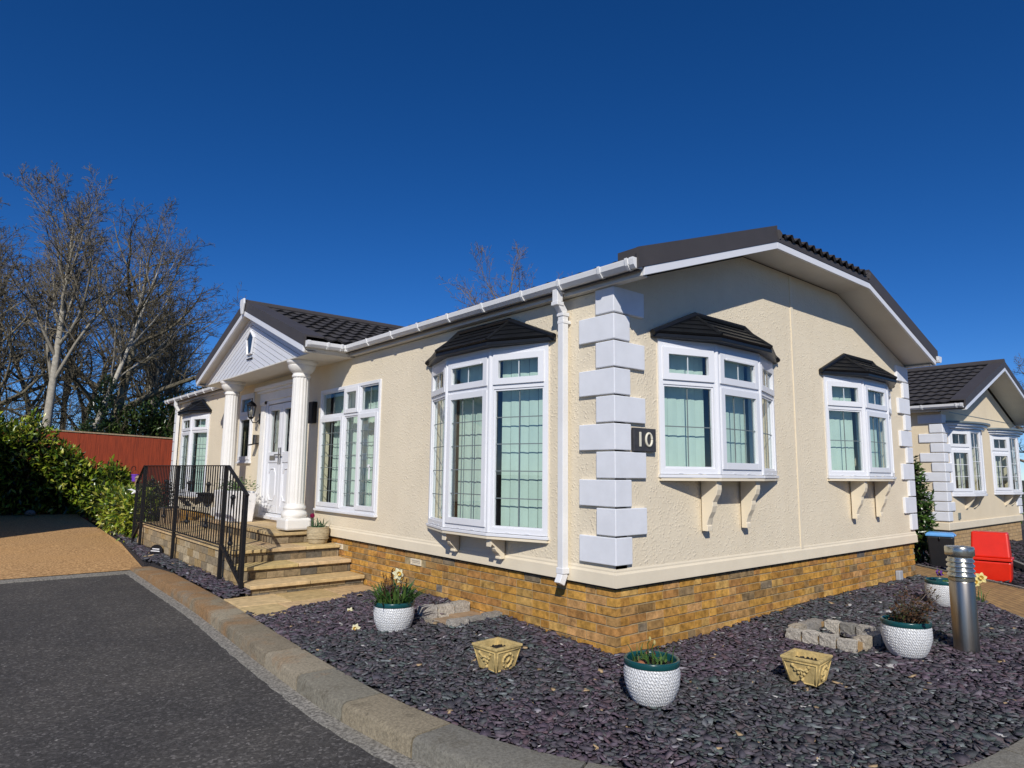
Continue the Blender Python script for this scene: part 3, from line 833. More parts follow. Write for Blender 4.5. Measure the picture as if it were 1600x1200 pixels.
for s in (-1, 1):
    e0 = PY+s*PH; e1 = PY
    pb.prism([(PX-.008, e0, pz(e0)), (PX-.008, PY, pz(PY)), (PX-.008, PY, pz(PY)+.085), (PX-.008, e0, pz(e0)+.085)], (.03, 0, 0))
    pv.prism([(PX-.012, e0+s*.04, pz(e0)+.086-.014), (PX-.012, PY, pz(PY)+.086), (PX-.012, PY, pz(PY)+.245), (PX-.012, e0+s*.04, pz(e0)+.245-.014)], (.03, 0, 0))
    pv.prism([(PX+.018, e0+s*.04, pz(e0)+.205), (PX+.018, PY, pz(PY)+.22), (PX+.018, PY, pz(PY)+.245), (PX+.018, e0+s*.04, pz(e0)+.23)], (.27, 0, 0))
build('barge_board', pb, M['upvc'], house, bevel=.003); build('verge_trim', pv, M['verge'], house)
rc = MB(); rc.path([(PX-.01, PY, pz(PY)+.215), (xr, PY, pz(PY)+.215)], .06, 10); build('ridge_cap', rc, M['verge'], po)
ec = MB(); ec.prism([(PX-.02, PY-.085, pz(PY)+.275-.0), (PX-.02, PY+.085, pz(PY)+.275), (PX-.02, PY+.10, pz(PY)+.19), (PX-.02, PY+.03, pz(PY)+.015), (PX-.02, PY-.03, pz(PY)+.015), (PX-.02, PY-.10, pz(PY)+.19)], (-.03, 0, 0))
build('ridge_end_cap', ec, M['gutter'], po, bevel=.008)
# pediment with chevron boards
pe = MB(); px_ = -.585
zp = 3.052
def pedz(y): return pz(y)+.03
hw = (pz(PY)+.03-zp)/.37
nb = 11
for s in (-1, 1):
    for k in range(nb):
        # chevron boards parallel to the slopes, stepping down from the rake to the middle of the base
        t0 = k/nb; t1 = (k+1)/nb-.012
        def band(t): return (pz(PY)+.03-zp)*(1-t)
        zt0, zt1 = band(t0)+zp, band(t1)+zp
        w0, w1 = hw*(1-t0), hw*(1-t1)
        pe.prism([(px_+.001*k, PY, zt0), (px_+.001*k, PY+s*w0, zp), (px_+.001*k, PY+s*w1, zp), (px_+.001*k, PY, zt1)], (.02, 0, 0))
pe.prism([(px_+.03, PY, pz(PY)+.02), (px_+.03, PY-hw, zp), (px_+.03, PY+hw, zp)], (.02, 0, 0))
pd = build('pediment', pe, M['upvc'], house)
ol = [(PY, 3.735), (PY+.17, 3.60), (PY+.10, 3.345), (PY-.10, 3.345), (PY-.17, 3.60)]
ow = MB(); ow.path([(px_-.01, y, z) for y, z in ol+ol[:1]], .02, 6)
build('pediment_window', ow, M['upvc'], pd)
og = MB(); og.prism([(px_-.012, y, z) for y, z in ol], (.003, 0, 0)); build('pane', og, simple('pediment_glass', (.03, .045, .07), .1), pd)
vs_ = MB(); vs_.box(px_-.014, px_-.001, PY-.13, PY+.13, 3.255, 3.272); build('vent_slot', vs_, M['rubber'], pd)
# sloped undersides, flat porch ceiling, fascia at the eaves
pc = MB()
for s in (-1, 1):
    e0 = PY+s*PH
    pc.prism([(PX+.022, e0, pz(e0)+.02), (PX+.022, PY, pz(PY)+.02), (PX+.022, PY, pz(PY)+.035), (PX+.022, e0, pz(e0)+.035)], (px_+.01-PX, 0, 0))
pc.box(px_-.003, .022, PY-PH+.02, PY+PH-.02, 3.035, 3.0515)
pc.box(PX+.03, px_-.004, PY-PH+.001, PY-PH+.10, 3.036, 3.05); pc.box(PX+.03, px_-.004, PY+PH-.10, PY+PH-.001, 3.036, 3.05)
for s in (-1, 1):
    e0 = PY+s*PH; pc.box(PX+.03, -.056, min(e0, e0-s*.02), max(e0, e0-s*.02), 3.052, 3.19)
build('porch_ceiling', pc, M['soffit'], house)
# fluted columns
def column(x, y):
    c = MB()
    flute = lambda t, z: 1-.055*max(0, math.cos(16*t))**.6 if .99 < z < 2.80 else 1
    prof = [(.128, .985), (.130, .995)]+[(.130-.012*i/8, 1.0+1.78*i/8) for i in range(9)]+[(.119, 2.795), (.119, 2.80)]
    c.lathe(prof, (x, y, 0), 96, True, None, flute)
    o = build('column', c, M['column'], house, auto=40)
    b = MB(); b.lathe([(.165, .79), (.178, .815), (.178, .84), (.165, .87), (.148, .885), (.146, .905), (.156, .92), (.154, .945), (.138, .965), (.130, .986)], (x, y, 0), 48)
    build('column_base', b, M['column'], o, auto=35)
    p_ = MB(); p_.box(x-.185, x+.185, y-.185, y+.185, .622, .789); build('column_plinth', p_, M['column'], o, bevel=.03)
    k = MB(); k.lathe([(.119, 2.79), (.132, 2.80), (.132, 2.825), (.122, 2.835), (.122, 2.855), (.14, 2.868), (.168, 2.895), (.188, 2.93), (.196, 2.96), (.190, 2.968), (.198, 2.976), (.212, 3.0), (.216, 3.005), (.216, 3.034)], (x, y, 0), 48)
    build('column_capital', k, M['column'], o, auto=35)
column(-.38, 5.68); column(-.38, 8.82)

# fixtures on the walls
pl = thing('house_number_plaque', 'dark square plaque with pale raised numerals 10 beside the corner quoins', 'house number', (.365, -.012, 1.65))
q = MB(); q.box(-.148, .148, -.012, .02, 0, .20); build('plate', q, M['plaque'], pl, local=True, bevel=.004)
q = MB(); q.box(-.082, -.058, -.02, -.0122, .04, .165); build('numeral', q, M['ivory'], pl, local=True, bevel=.003)
q = MB(); q.path([(.045+.04*math.cos(t), -.016, .102+.055*math.sin(t)) for t in [2*PI*i/28 for i in range(29)]], .0105, 8); build('numeral', q, M['ivory'], pl, local=True, smooth=True)

lt = thing('wall_lantern', 'black coach lantern with clear panes on the wall beside the front door', 'lantern', (.02, 8.44, 2.38)); lt.scale = (.85, .85, .85)
q = MB(); q.lathe([(.10, .24), (.11, .25), (.08, .30), (.03, .34), (.012, .36), (.012, .39), (.02, .40), (.001, .42)], (-.2, 0, 0), 6)
q.lathe([(.03, -.03), (.06, .0), (.065, .02)], (-.2, 0, 0), 6)
for i in range(6):
    t = 2*PI*i/6; q.path([(-.2+.06*math.cos(t), .06*math.sin(t), .02), (-.2+.095*math.cos(t), .095*math.sin(t), .24)], .006, 5)
build('lantern_frame', q, M['iron'], lt, local=True)
q = MB(); q.lathe([(.054, .02), (.088, .24)], (-.2, 0, 0), 6, False); build('lantern_pane', q, M['lampglass'], lt, local=True)
q = MB(); q.box(-.02, .0, -.05, .05, -.12, .10); q.path([(-.01, 0, -.02), (-.08, 0, -.10), (-.16, 0, -.10), (-.2, 0, -.03)], .012, 6); build('bracket', q, M['iron'], lt, local=True)
q = MB(); q.lathe([(.018, .0), (.018, .08), (.03, .10), (.03, .15), (.001, .17)], (-.2, 0, 0), 10); build('bulb', q, M['curtain'], lt, local=True, smooth=True)

lb = thing('post_box', 'small grey wall box with a sloping lid between lantern and door', 'post box', (.0, 8.5, 1.86))
q = MB(); q.box(-.06, .018, -.06, .06, .05, .22); build('body', q, M['brass'], lb, local=True, bevel=.006)
q = MB(); q.prism([(-.16, -.075, .02), (-.16, .075, .02), (.018, .075, .06), (.018, -.075, .06)], (0, 0, .018)); build('lid', q, M['iron'], lb, local=True)
hs_ = thing('notice_box', 'black slim box on the shaded wall right of the porch column', 'wall box', (.0, 6.08, 2.17))
q = MB(); q.box(-.05, .018, -.09, .09, 0, .33); build('body', q, M['iron'], hs_, local=True, bevel=.008)
q = MB(); q.box(-.056, -.0505, -.07, .07, .03, .30); build('face', q, M['rubber'], hs_, local=True)
ol_ = thing('outdoor_socket', 'small grey socket box low on the brick at the right corner', 'socket', (5.72, .04, .05))
q = MB(); q.box(-.055, .055, -.06, .0, .0, .16); build('body', q, simple('grey_plastic', (.38, .40, .43), .4), ol_, local=True, bevel=.01)
q = MB(); q.box(-.035, .035, -.07, -.02, -.05, -.0005); build('cable_gland', q, M['rubber'], ol_, local=True, bevel=.006)

# ------------------------------------------------------------------ ground, road, kerb, drive
g = MB(); g.add([(-400, -400, -.26), (600, -400, -.26), (600, 600, -.26), (-400, 600, -.26)], [(0, 1, 2, 3)])
struct('ground', g, M['ground'])
def lerp_path(pts, n=12):
    """Catmull-Rom through 2-D points"""
    P = [V((*p, 0)) for p in pts]; out = []
    for i in range(len(P)-1):
        p0 = P[max(i-1, 0)]; p1 = P[i]; p2 = P[i+1]; p3 = P[min(i+2, len(P)-1)]
        for k in range(n):
            t = k/n
            out.append(.5*((2*p1)+(p2-p0)*t+(2*p0-5*p1+4*p2-p3)*t*t+(3*p1-p0-3*p2+p3)*t**3))
    out.append(P[-1]); return out
KIN = lerp_path([(-1.60, 8.35), (-1.635, 6.4), (-1.67, 4.4), (-1.73, 3.2), (-1.79, 2.1), (-1.835, .9), (-1.825, .25), (-1.74, -.55), (-1.62, -.95), (-1.43, -1.33), (-1.1, -1.75), (-.65, -2.12), (-.13, -2.355), (.35, -2.435), (.9, -2.47), (3, -2.52), (7, -2.6), (14, -2.7)])
def normals2(pts):
    o = []
    for i, p in enumerate(pts):
        d = (pts[min(i+1, len(pts)-1)]-pts[max(i-1, 0)]).normalized(); o.append(V((d.y, -d.x, 0)))
    return o
KN = [n if n.x < 0 or n.y < 0 else -n for n in normals2(KIN)]
KL = [0]
for a, b in zip(KIN[:-1], KIN[1:]): KL.append(KL[-1]+(b-a).length)
def kat(s):
    for i in range(len(KL)-1):
        if KL[i+1] >= s or i == len(KL)-2:
            t = (s-KL[i])/(KL[i+1]-KL[i]); return KIN[i].lerp(KIN[i+1], t), KN[i].lerp(KN[i+1], t).normalized()
r_ = MB(); r_.add([(-30, -25, -.125), (40, -25, -.125), (40, 7.95, -.125), (-30, 7.95, -.125)], [(0, 1, 2, 3)])
struct('road', r_, M['asphalt'])
d_ = MB(); d_.add([(-9, 8.22, -.108), (-1.72, 8.24, -.104), (-1.40, 12.0, -.05), (-1.25, 15.5, -.03), (-.92, 23.6, -.0), (-9, 23.6, -.0)], [(0, 1, 2, 3, 4, 5)])
dv = struct('driveway', d_, M['resin'])
e_ = MB(); e_.box(-9, -1.95, 7.95, 8.235, -.3, -.112); struct('driveway_edging', e_, M['concrete'])
kb = MB(); rk = random.Random(5)
s = 0; kcol = [(.25, .215, .155), (.23, .195, .14), (.26, .225, .165), (.205, .19, .15), (.235, .20, .14), (.27, .235, .17)]
kgrey = [(.215, .20, .165), (.24, .22, .185), (.205, .195, .165)]
KW = .30
ki = 0
cross = [(0, -.3), (0, -.012), (.012, 0.0), (KW-.03, 0.0), (KW-.008, -.012), (KW, -.035), (KW+.004, -.3)]
while s < KL[-1]-.2:
    L = .9 if s < 11 else .6
    if 3.2 < s < 8.2: L = .72
    n = 5
    c = kcol[ki % 6] if s < 8.3 else kgrey[ki % 3]
    k = rk.uniform(.85, 1.12); c = tuple(x*k for x in c)
    rings = []
    for q in range(n+1):
        ss = s+.008+(L-.016)*q/n
        p, nn = kat(min(ss, KL[-1]-.01))
        drop = -.085*max(0, min(1, (1.6-ss)/1.6))
        rings.append([p+nn*a+V((0, 0, z+(drop if z > -.2 else 0))) for a, z in cross])
    kb.loft(rings, True, True, c)
    s += L; ki += 1
struct('kerb', kb, M['kerb'], auto=40)
ch = MB(); rings = []
for q in range(0, 260):
    p, nn = kat(q*KL[-1]/260); wv = .005*math.sin(q*1.7)+.004*math.sin(q*4.1)
    rings.append([p+nn*(KW+.002)+V((0, 0, -.2)), p+nn*(KW+.002)+V((0, 0, -.112)), p+nn*(KW+.105+wv)+V((0, 0, -.118)), p+nn*(KW+.115+wv)+V((0, 0, -.2))])
ch.loft(rings, True, True); struct('gutter_strip', ch, M['concrete'])
# slate bed base
PATHL = [(6.66, .12), (4.54, -1.60), (3.30, -2.61)]
bed = MB()
poly = [(p.x-n.x*.002, p.y-n.y*.002) for p, n in zip(KIN, KN) if p.x < 3.1]
poly = poly+[(3.28, -2.52), (4.56, -1.55), (6.62, .14), (6.62, .3), (.3, .3), (.3, 14.6), (-1.0, 16), (-1.24, 15.5), (-1.39, 12), (-1.70, 8.36)]
bed.prism([(x, y, -.03) for x, y in poly], (0, 0, -.22))
struct('slate_bed', bed, M['slatebase'])
def gz_(x, y):
    """rise of the slate towards the walls"""
    h = 0.0
    if x < .2: h = .09*max(0, min(1, (x+1.5)/1.5))*max(0, min(1, (y+.2)/1.6))*(1 if y < 3.6 else .8)
    if y < .2: h = max(h, .075*max(0, min(1, (y+1.9)/1.9))*max(0, min(1, (x-1.0)/2.2)))
    return h
def in_frames(x, y):
    return ((x > -.57) & (x < .04) & (y > 1.53) & (y < 2.0)) | ((x > 1.74) & (x < 2.30) & (y > -1.08) & (y < -.52) & (np.sin(x*40)*np.cos(y*37) > -.3))
def in_bed(x, y):
    d = np.ones(len(x), bool)
    px = np.array([p[0] for p in poly]); py = np.array([p[1] for p in poly])
    ins = np.zeros(len(x), bool); j = len(px)-1
    for i in range(len(px)):
        cnd = ((py[i] > y) != (py[j] > y)) & (x < (px[j]-px[i])*(y-py[i])/(py[j]-py[i]+1e-12)+px[i]); ins ^= cnd; j = i
    ins &= ~((x > .035) & (y > .035))
    ins &= ~((y > 3.27+.05*np.sin(x*9)+.17*(x+1.7)) & (y < 4.30) & (x > -1.70))
    ins &= ~((y > 4.25) & (y < 10.7) & (x > -1.40)); ins &= ~in_frames(x, y)
    return ins
def chips(n, seed, xr, yr, size, test, zf_, name, bright=1.0):
    r = np.random.default_rng(seed)
    x = r.uniform(*xr, n); y = r.uniform(*yr, n); k = test(x, y); x = x[k]; y = y[k]; n = len(x)
    dist = np.hypot(x+4.17, y+3.66)
    a = size*np.clip(r.lognormal(0, .36, n), .4, 1.9)*(.82+.035*dist); asp = r.uniform(.42, .9, n); th = r.uniform(.12, .30, n)*a
    m = 6
    ang = np.linspace(0, 2*np.pi, m, endpoint=False)[None, :]+r.uniform(-.38, .38, (n, m))
    rad = r.uniform(.72, 1.1, (n, m))
    lx = a[:, None]*rad*np.cos(ang); ly = (a*asp)[:, None]*rad*np.sin(ang)
    top = np.stack([lx, ly, np.repeat((th/2)[:, None], m, 1)+r.normal(0, .06, (n, m))*th[:, None]], -1)
    bot = np.stack([lx*.93, ly*.93, -np.repeat((th/2)[:, None], m, 1)], -1)
    yaw = r.uniform(0, 2*np.pi, n); t1 = r.normal(0, .24, n); t2 = r.normal(0, .24, n)
    cy, sy = np.cos(yaw), np.sin(yaw); c1, s1 = np.cos(t1), np.sin(t1); c2, s2 = np.cos(t2), np.sin(t2)
    RX = np.zeros((n, 3, 3)); RX[:, 0, 0] = 1; RX[:, 1, 1] = c1; RX[:, 1, 2] = -s1; RX[:, 2, 1] = s1; RX[:, 2, 2] = c1
    RY = np.zeros((n, 3, 3)); RY[:, 1, 1] = 1; RY[:, 0, 0] = c2; RY[:, 0, 2] = s2; RY[:, 2, 0] = -s2; RY[:, 2, 2] = c2
    RZ = np.zeros((n, 3, 3)); RZ[:, 2, 2] = 1; RZ[:, 0, 0] = cy; RZ[:, 0, 1] = -sy; RZ[:, 1, 0] = sy; RZ[:, 1, 1] = cy
    Q = RX @ RY @ RZ
    v = np.concatenate([bot, top], 1)
    v = np.einsum('nij,nkj->nki', Q, v)
    z = np.array([zf_(u, w_) for u, w_ in zip(x, y)])+r.uniform(-.016, .016, n)
    v += np.stack([x, y, z], -1)[:, None, :]
    f = [list(range(m, 2*m))]+[[i, (i+1) % m, m+(i+1) % m, m+i] for i in range(m)]
    fl_ = np.concatenate([np.array(q) for q in f]); sz = np.array([len(q) for q in f])
    loops = (np.arange(n)[:, None]*2*m+fl_[None, :]).ravel(); sizes = np.tile(sz, n)
    pal = np.array([(.040, .034, .044), (.046, .036, .046), (.034, .032, .038), (.052, .044, .052), (.038, .042, .044), (.062, .058, .066), (.050, .036, .042), (.028, .027, .031), (.048, .054, .056), (.10, .10, .108)])
    p_ = np.array([8, 8, 7, 5, 4, 2.5, 4, 4, 2.5, 1.0]); idx = r.choice(len(pal), n, p=p_/p_.sum())
    # the plum and grey-green stones lie in loose drifts
    dr = np.sin(x*1.7+y*.9)+np.sin(x*.8-y*1.9+1.3)
    cc = pal[idx]*r.uniform(.75, 1.3, n)[:, None]*np.array(bright)
    cc *= np.where(dr[:, None] > 0, np.array([1.08, .97, 1.04]), np.array([.94, 1.0, .98]))
    odd = r.random(n); cc[odd < .006] = (.36, .26, .15); cc[(odd > .006) & (odd < .011)] = (.42, .41, .40)
    me = np_mesh(name, v.reshape(-1, 3), loops, sizes, M['slate'], np.repeat(cc, len(f), 0))
    o = bpy.data.objects.new(name, me); COL.objects.link(o)
    return o
a_ = chips(46000, 1, (-1.86, 6.65), (-2.66, .04), .0255, in_bed, gz_, 'slate_chips', (1.85, 1.93, 1.86))
tag(a_, 'purple and grey slate chippings spread in front of the gable end', 'slate chippings', kind='stuff')
a_ = chips(17000, 2, (-1.86, .04), (.04, 4.1), .026, in_bed, gz_, 'slate_chips', (1.85, 1.93, 1.86))
tag(a_, 'purple and grey slate chippings between the kerb and the long brick wall', 'slate chippings', kind='stuff')
a_ = chips(16000, 4, (-1.78, -.9), (4.25, 15.6), .030, in_bed, lambda x, y: .02+.05*max(0, min(1, (x+1.7)/.3)), 'slate_chips', (1.5, 1.62, 1.6))
tag(a_, 'coarse dark slate pieces in the narrow strip beside the railed landing', 'slate chippings', kind='stuff')

# ------------------------------------------------------------------ paved path, steps, landing
rs = random.Random(11)
def scol(base=(.52, .38, .20)):
    k = rs.uniform(.86, 1.1); return (base[0]*k, base[1]*k*rs.uniform(.96, 1.04), base[2]*k*rs.uniform(.9, 1.1))
pp = MB()
for j, (y0, y1) in enumerate(((3.18, 3.74), (3.75, 4.33))):
    xs = [-1.70, -1.12, -.52, .03] if j else [-1.72, -1.30, -.70, -.12, .03]
    for a, b in zip(xs[:-1], xs[1:]): pp.box(a+.008, b-.008, y0+.006, y1-.006, -.04, .012+rs.uniform(-.002, .002), scol())
p_o = struct('paved_path', pp, M['stepstone'], bevel=.006)
st = thing('entrance_steps', 'sandstone slab steps rising to a railed landing before the front door', 'steps', (-.7, 5, 0))
def tread(name, x0, x1, y0, y1, zt, sx, sy, th=.042):
    m = MB(); nx = max(1, round((x1-x0)/sx)); ny = max(1, round((y1-y0)/sy))
    for i in range(nx):
        for j in range(ny):
            a = x0+(x1-x0)*i/nx; b = x0+(x1-x0)*(i+1)/nx; c = y0+(y1-y0)*j/ny; d = y0+(y1-y0)*(j+1)/ny
            m.box(a+.003, b-.003, c+.003, d-.003, zt-th, zt+rs.uniform(-.0015, .0015), scol())
    return build(name, m, M['stepstone'], st, bevel=.006)
rcol = [(.20, .15, .09), (.25, .19, .11), (.16, .135, .10), (.22, .165, .09), (.13, .115, .09), (.28, .22, .14)]
def courses(m, p0, d, nrm, L, z0, z1, ch_=.075, pal_=rcol, th=.09, ln=.215):
    p0 = V(p0); d = V(d); nrm = V(nrm); z = z0; k = 0
    while z < z1-.01:
        h = min(ch_, z1-z); s = -(.11 if k % 2 else 0)
        while s < L:
            a = max(s, 0); b = min(s+ln, L)
            if b-a > .02:
                c = rs.choice(pal_); kk = rs.uniform(.8, 1.15); j = rs.uniform(-.004, .004)
                m.obox(p0+d*(a+.004)+nrm*(j-th)+V((0, 0, z+.003)), d*(b-a-.008), nrm*th, V((0, 0, h-.006)), tuple(x*kk for x in c))
            s += ln
        m.obox(p0+nrm*(-th)+V((0, 0, z)), d*L, nrm*(th-.010), V((0, 0, h)), (.22, .18, .12))
        z += h; k += 1
def riser(x0, x1, y, z0, z1):
    m = MB(); courses(m, (x0, y, 0), (1, 0, 0), (0, -1, 0), x1-x0, z0, z1, .085)
    return build('riser', m, M['riserbrick'], st)
tread('tread', -1.42, .03, 4.27, 4.72, .13, .58, .45); riser(-1.40, .03, 4.31, -.05, .088)
tread('tread', -1.42, .03, 4.66, 5.10, .29, .70, .44); riser(-1.40, .03, 4.70, .05, .248)
tread('landing', -1.42, .03, 5.02, 10.6, .45, .48, .46); riser(-1.40, .03, 5.06, .2, .408)
sw = MB()
wpal = [(.34, .25, .14), (.38, .29, .17), (.30, .23, .14), (.26, .21, .14), (.42, .34, .22), (.33, .23, .11)]
courses(sw, (-1.395, 10.58, 0), (0, -1, 0), (-1, 0, 0), 5.5, -.12, .408, .105, wpal, .09, .30)
courses(sw, (-1.396, 5.06, 0), (0, -1, 0), (-1, 0, 0), .38, -.12, .248, .105, wpal, .09, .3)
courses(sw, (-1.397, 4.68, 0), (0, -1, 0), (-1, 0, 0), .37, -.12, .088, .105, wpal, .09, .3)
build('side_wall', sw, M['riserbrick'], st)
tread('porch_slab', -.74, .03, 5.50, 9.05, .602, .77, .6); riser(-.71, .03, 5.54, .452, .56)
pw = MB(); courses(pw, (-.71, 9.02, 0), (0, -1, 0), (-1, 0, 0), 3.48, .452, .56, .1); build('porch_side_wall', pw, M['riserbrick'], st)
tread('tread', -1.42, .03, 10.55, 10.95, .29, .7, .44)

# ------------------------------------------------------------------ railing
rl = thing('metal_railing', 'black metal railing with square bars and forged loops along the landing edge', 'railing', (-1.45, 7.5, 0))
RX = -1.455
posts = [(4.50, -.03, 1.165), (5.33, -.03, 1.50), (7.70, -.03, 1.50), (10.02, -.03, 1.50), (10.62, -.03, 1.18)]
for y, z0, z1 in posts:
    m = MB(); m.box(RX-.022, RX+.022, y-.022, y+.022, z0, z1)
    build('post', m, M['iron'], rl, bevel=.003)
m = MB()
m.box(RX-.024, RX+.024, 5.24, 10.10, 1.497, 1.512)
for (ya, za, yb, zb_) in ((5.25, 1.504, 4.46, 1.155), (10.09, 1.504, 10.66, 1.17)):
    d = V((0, yb-ya, zb_-za)); nn = V((0, -d.z, d.y)).normalized()*.008
    m.obox(V((RX-.024, ya, za))-nn, V((.048, 0, 0)), d, nn*2)
build('handrail', m, M['iron'], rl, bevel=.003)
m = MB()
m.box(RX-.018, RX+.018, 5.352, 7.678, .495, .508); m.box(RX-.018, RX+.018, 7.722, 9.998, .495, .508)
for (ya, za, yb, zb_) in ((5.31, .50, 4.52, .13), (10.04, .50, 10.60, .18)):
    d = V((0, yb-ya, zb_-za)); nn = V((0, -d.z, d.y)).normalized()*.02
    m.obox(V((RX-.018, ya, za))-nn, V((.036, 0, 0)), d, nn*2)
build('bottom_rail', m, M['iron'], rl, bevel=.003)
def topz(y): return 1.498 if 5.25 <= y <= 10.09 else (1.498+(y-5.25)*.442 if y < 5.25 else 1.498-(y-10.09)*.586)
def botz(y): return .505 if 5.33 <= y <= 10.02 else (.51+(y-5.33)*.468 if y < 5.33 else .51-(y-10.02)*.57)
orn = [4.93, 5.98, 6.95, 8.4, 9.3]
y = 4.50+.107
while y < 10.60:
    if all(abs(y-p[0]) > .05 for p in posts):
        m = MB(); m.box(RX-.0065, RX+.0065, y-.0065, y+.0065, botz(y), topz(y)); build('baluster', m, M['iron'], rl, recalc=False)
    y += .107
for yo in orn:
    yo = 4.607+round((yo-4.607)/.107)*.107+.0535
    zc = (topz(yo)+botz(yo))/2-.03
    m = MB(); H2 = .25
    for s in (-1, 1):
        m.path([(RX, yo+s*(.012+.05*math.sin(PI*t/12)**1.2), zc-H2+2*H2*t/12) for t in range(13)], .0075, 5)
    for sg in (-1, 1):
        m.ball((RX, yo, zc+sg*(H2+.03)), .034, 6)
        for s in (-1, 1): m.ball((RX, yo+s*.045, zc+sg*(H2+.035)), .017, 5)
        m.path([(RX, yo-.055, zc+sg*(H2-.02)), (RX, yo, zc+sg*(H2+.03)), (RX, yo+.055, zc+sg*(H2-.02))], .008, 5)
    build('forged_loop', m, M['iron'], rl, smooth=True)

# ------------------------------------------------------------------ pots and plants
GREENS = [(.05, .12, .025), (.07, .15, .03), (.10, .18, .04), (.04, .10, .03), (.12, .2, .05)]
def blade(m, p, yaw, L, wdt, lean, col, bend=.5, seg=5):
    p = V(p); d = V((math.cos(yaw), math.sin(yaw), 0)); sd_ = V((-d.y, d.x, 0)); vs = []
    a = lean; q = p.copy()
    for i in range(seg+1):
        t = i/seg; wv = wdt*(1-t**2.2)*(.6+.8*t if t < .4 else 1)
        vs += [q-sd_*wv/2, q+d*wdt*.15, q+sd_*wv/2]
        q = q+(d*math.sin(a)+V((0, 0, math.cos(a))))*(L/seg); a += bend*t
    fs = []
    for i in range(seg): fs += [(3*i, 3*i+1, 3*i+4, 3*i+3), (3*i+1, 3*i+2, 3*i+5, 3*i+4)]
    m.add(vs, fs, col)
def leafq(m, p, dirv, up, L, wdt, col):
    """a folded pointed leaf of six faces"""
    dirv = V(dirv).normalized(); sd_ = dirv.cross(V(up)); sd_ = sd_.normalized() if sd_.length > 1e-4 else dirv.orthogonal().normalized(); n = sd_.cross(dirv)
    p = V(p); a = p+dirv*L*.33-n*L*.03; b = p+dirv*L*.7-n*L*.08; t = p+dirv*L-n*L*.2
    h = wdt/2
    m.add([p, a-sd_*h+n*h*.35, a, a+sd_*h+n*h*.35, b-sd_*h*.8+n*h*.2, b, b+sd_*h*.8+n*h*.2, t], [(0, 1, 2), (0, 2, 3), (1, 4, 5, 2), (2, 5, 6, 3), (4, 7, 5), (5, 7, 6)], col)
def white_pot(label, loc, k, rotz):
    t = thing('plant_pot', label, 'plant pot', loc, rotz, 'white woven pots with green rims')
    Rr, Hh = .2*k, .315*k
    prof = [(.60, 0), (.66, .02), (.72, .06), (.82, .18), (.91, .32), (.97, .46), (1.0, .60), (1.0, .72), (.985, .80), (.97, .855)]
    m = MB(); zz = [0, .012]+[.012+(.855*Hh-.016)*q/66 for q in range(1, 67)]+[.855*Hh]
    def rad(z):
        for (a0, b0), (a1, b1) in zip(prof[:-1], prof[1:]):
            if b0*Hh <= z <= b1*Hh+1e-6: return Rr*(a0+(a1-a0)*(z-b0*Hh)/((b1-b0)*Hh))
        return Rr*prof[-1][0]
    def weave(t_, z):
        if z < .03 or z > .845*Hh: return 1
        row = int((z-.03)/.021); w0 = abs(math.sin(PI*(z-.03)/.021))**.6
        return 1+.025*w0*max(0, math.sin(15*t_+(row % 2)*PI/2+ (z-.03)/.021*1.1))**.5 if math.sin(15*t_+(row % 2)*PI/2+(z-.03)/.021*1.1) > 0 else 1+.014*w0
    m.lathe([(rad(z), z) for z in zz], (0, 0, 0), 180, False, None, weave)
    build('pot_body', m, M['potwhite'], t, local=True, smooth=True, uvfn=lambda c, n: ((math.atan2(c.y, c.x) % (2*PI))*Rr, c.z))
    m = MB(); pr_ = [(.965, .845), (1.0, .86), (1.015, .88), (1.015, .975), (1.0, .995), (.95, 1.0), (.90, .985), (.885, .96), (.88, .80)]
    m.lathe([(Rr*a, Hh*b) for a, b in pr_], (0, 0, 0), 48, False); build('pot_rim', m, M['potgreen'], t, local=True, smooth=True)
    m = MB(); m.lathe([(.001, Hh*.845), (Rr*.5, Hh*.85), (Rr*.885, Hh*.83)], (0, 0, 0), 24, False); build('soil', m, M['soil'], t, local=True, smooth=True)
    return t, Rr, Hh
def daffodil(name_parent, m_pet, p, yaw, petals=6, r=.032, col=(.78, .75, .5), cup=(.8, .5, .06)):
    p = V(p); ax = V((math.cos(yaw), math.sin(yaw), .25)).normalized(); a = ax.orthogonal().normalized(); b = ax.cross(a)
    for i in range(petals):
        t = 2*PI*i/petals; d = a*math.cos(t)+b*math.sin(t)
        leafq(m_pet, p, d+ax*.12, ax, r*1.35, r*.95, col)
    rings = [[p+ax*z+(a*math.cos(2*PI*q/8)+b*math.sin(2*PI*q/8))*rr for q in range(8)] for rr, z in ((r*.25, 0), (r*.35, r*.5), (r*.48, r*.7))]
    m_pet.loft(rings, False, True, cup)
rp = random.Random(21)
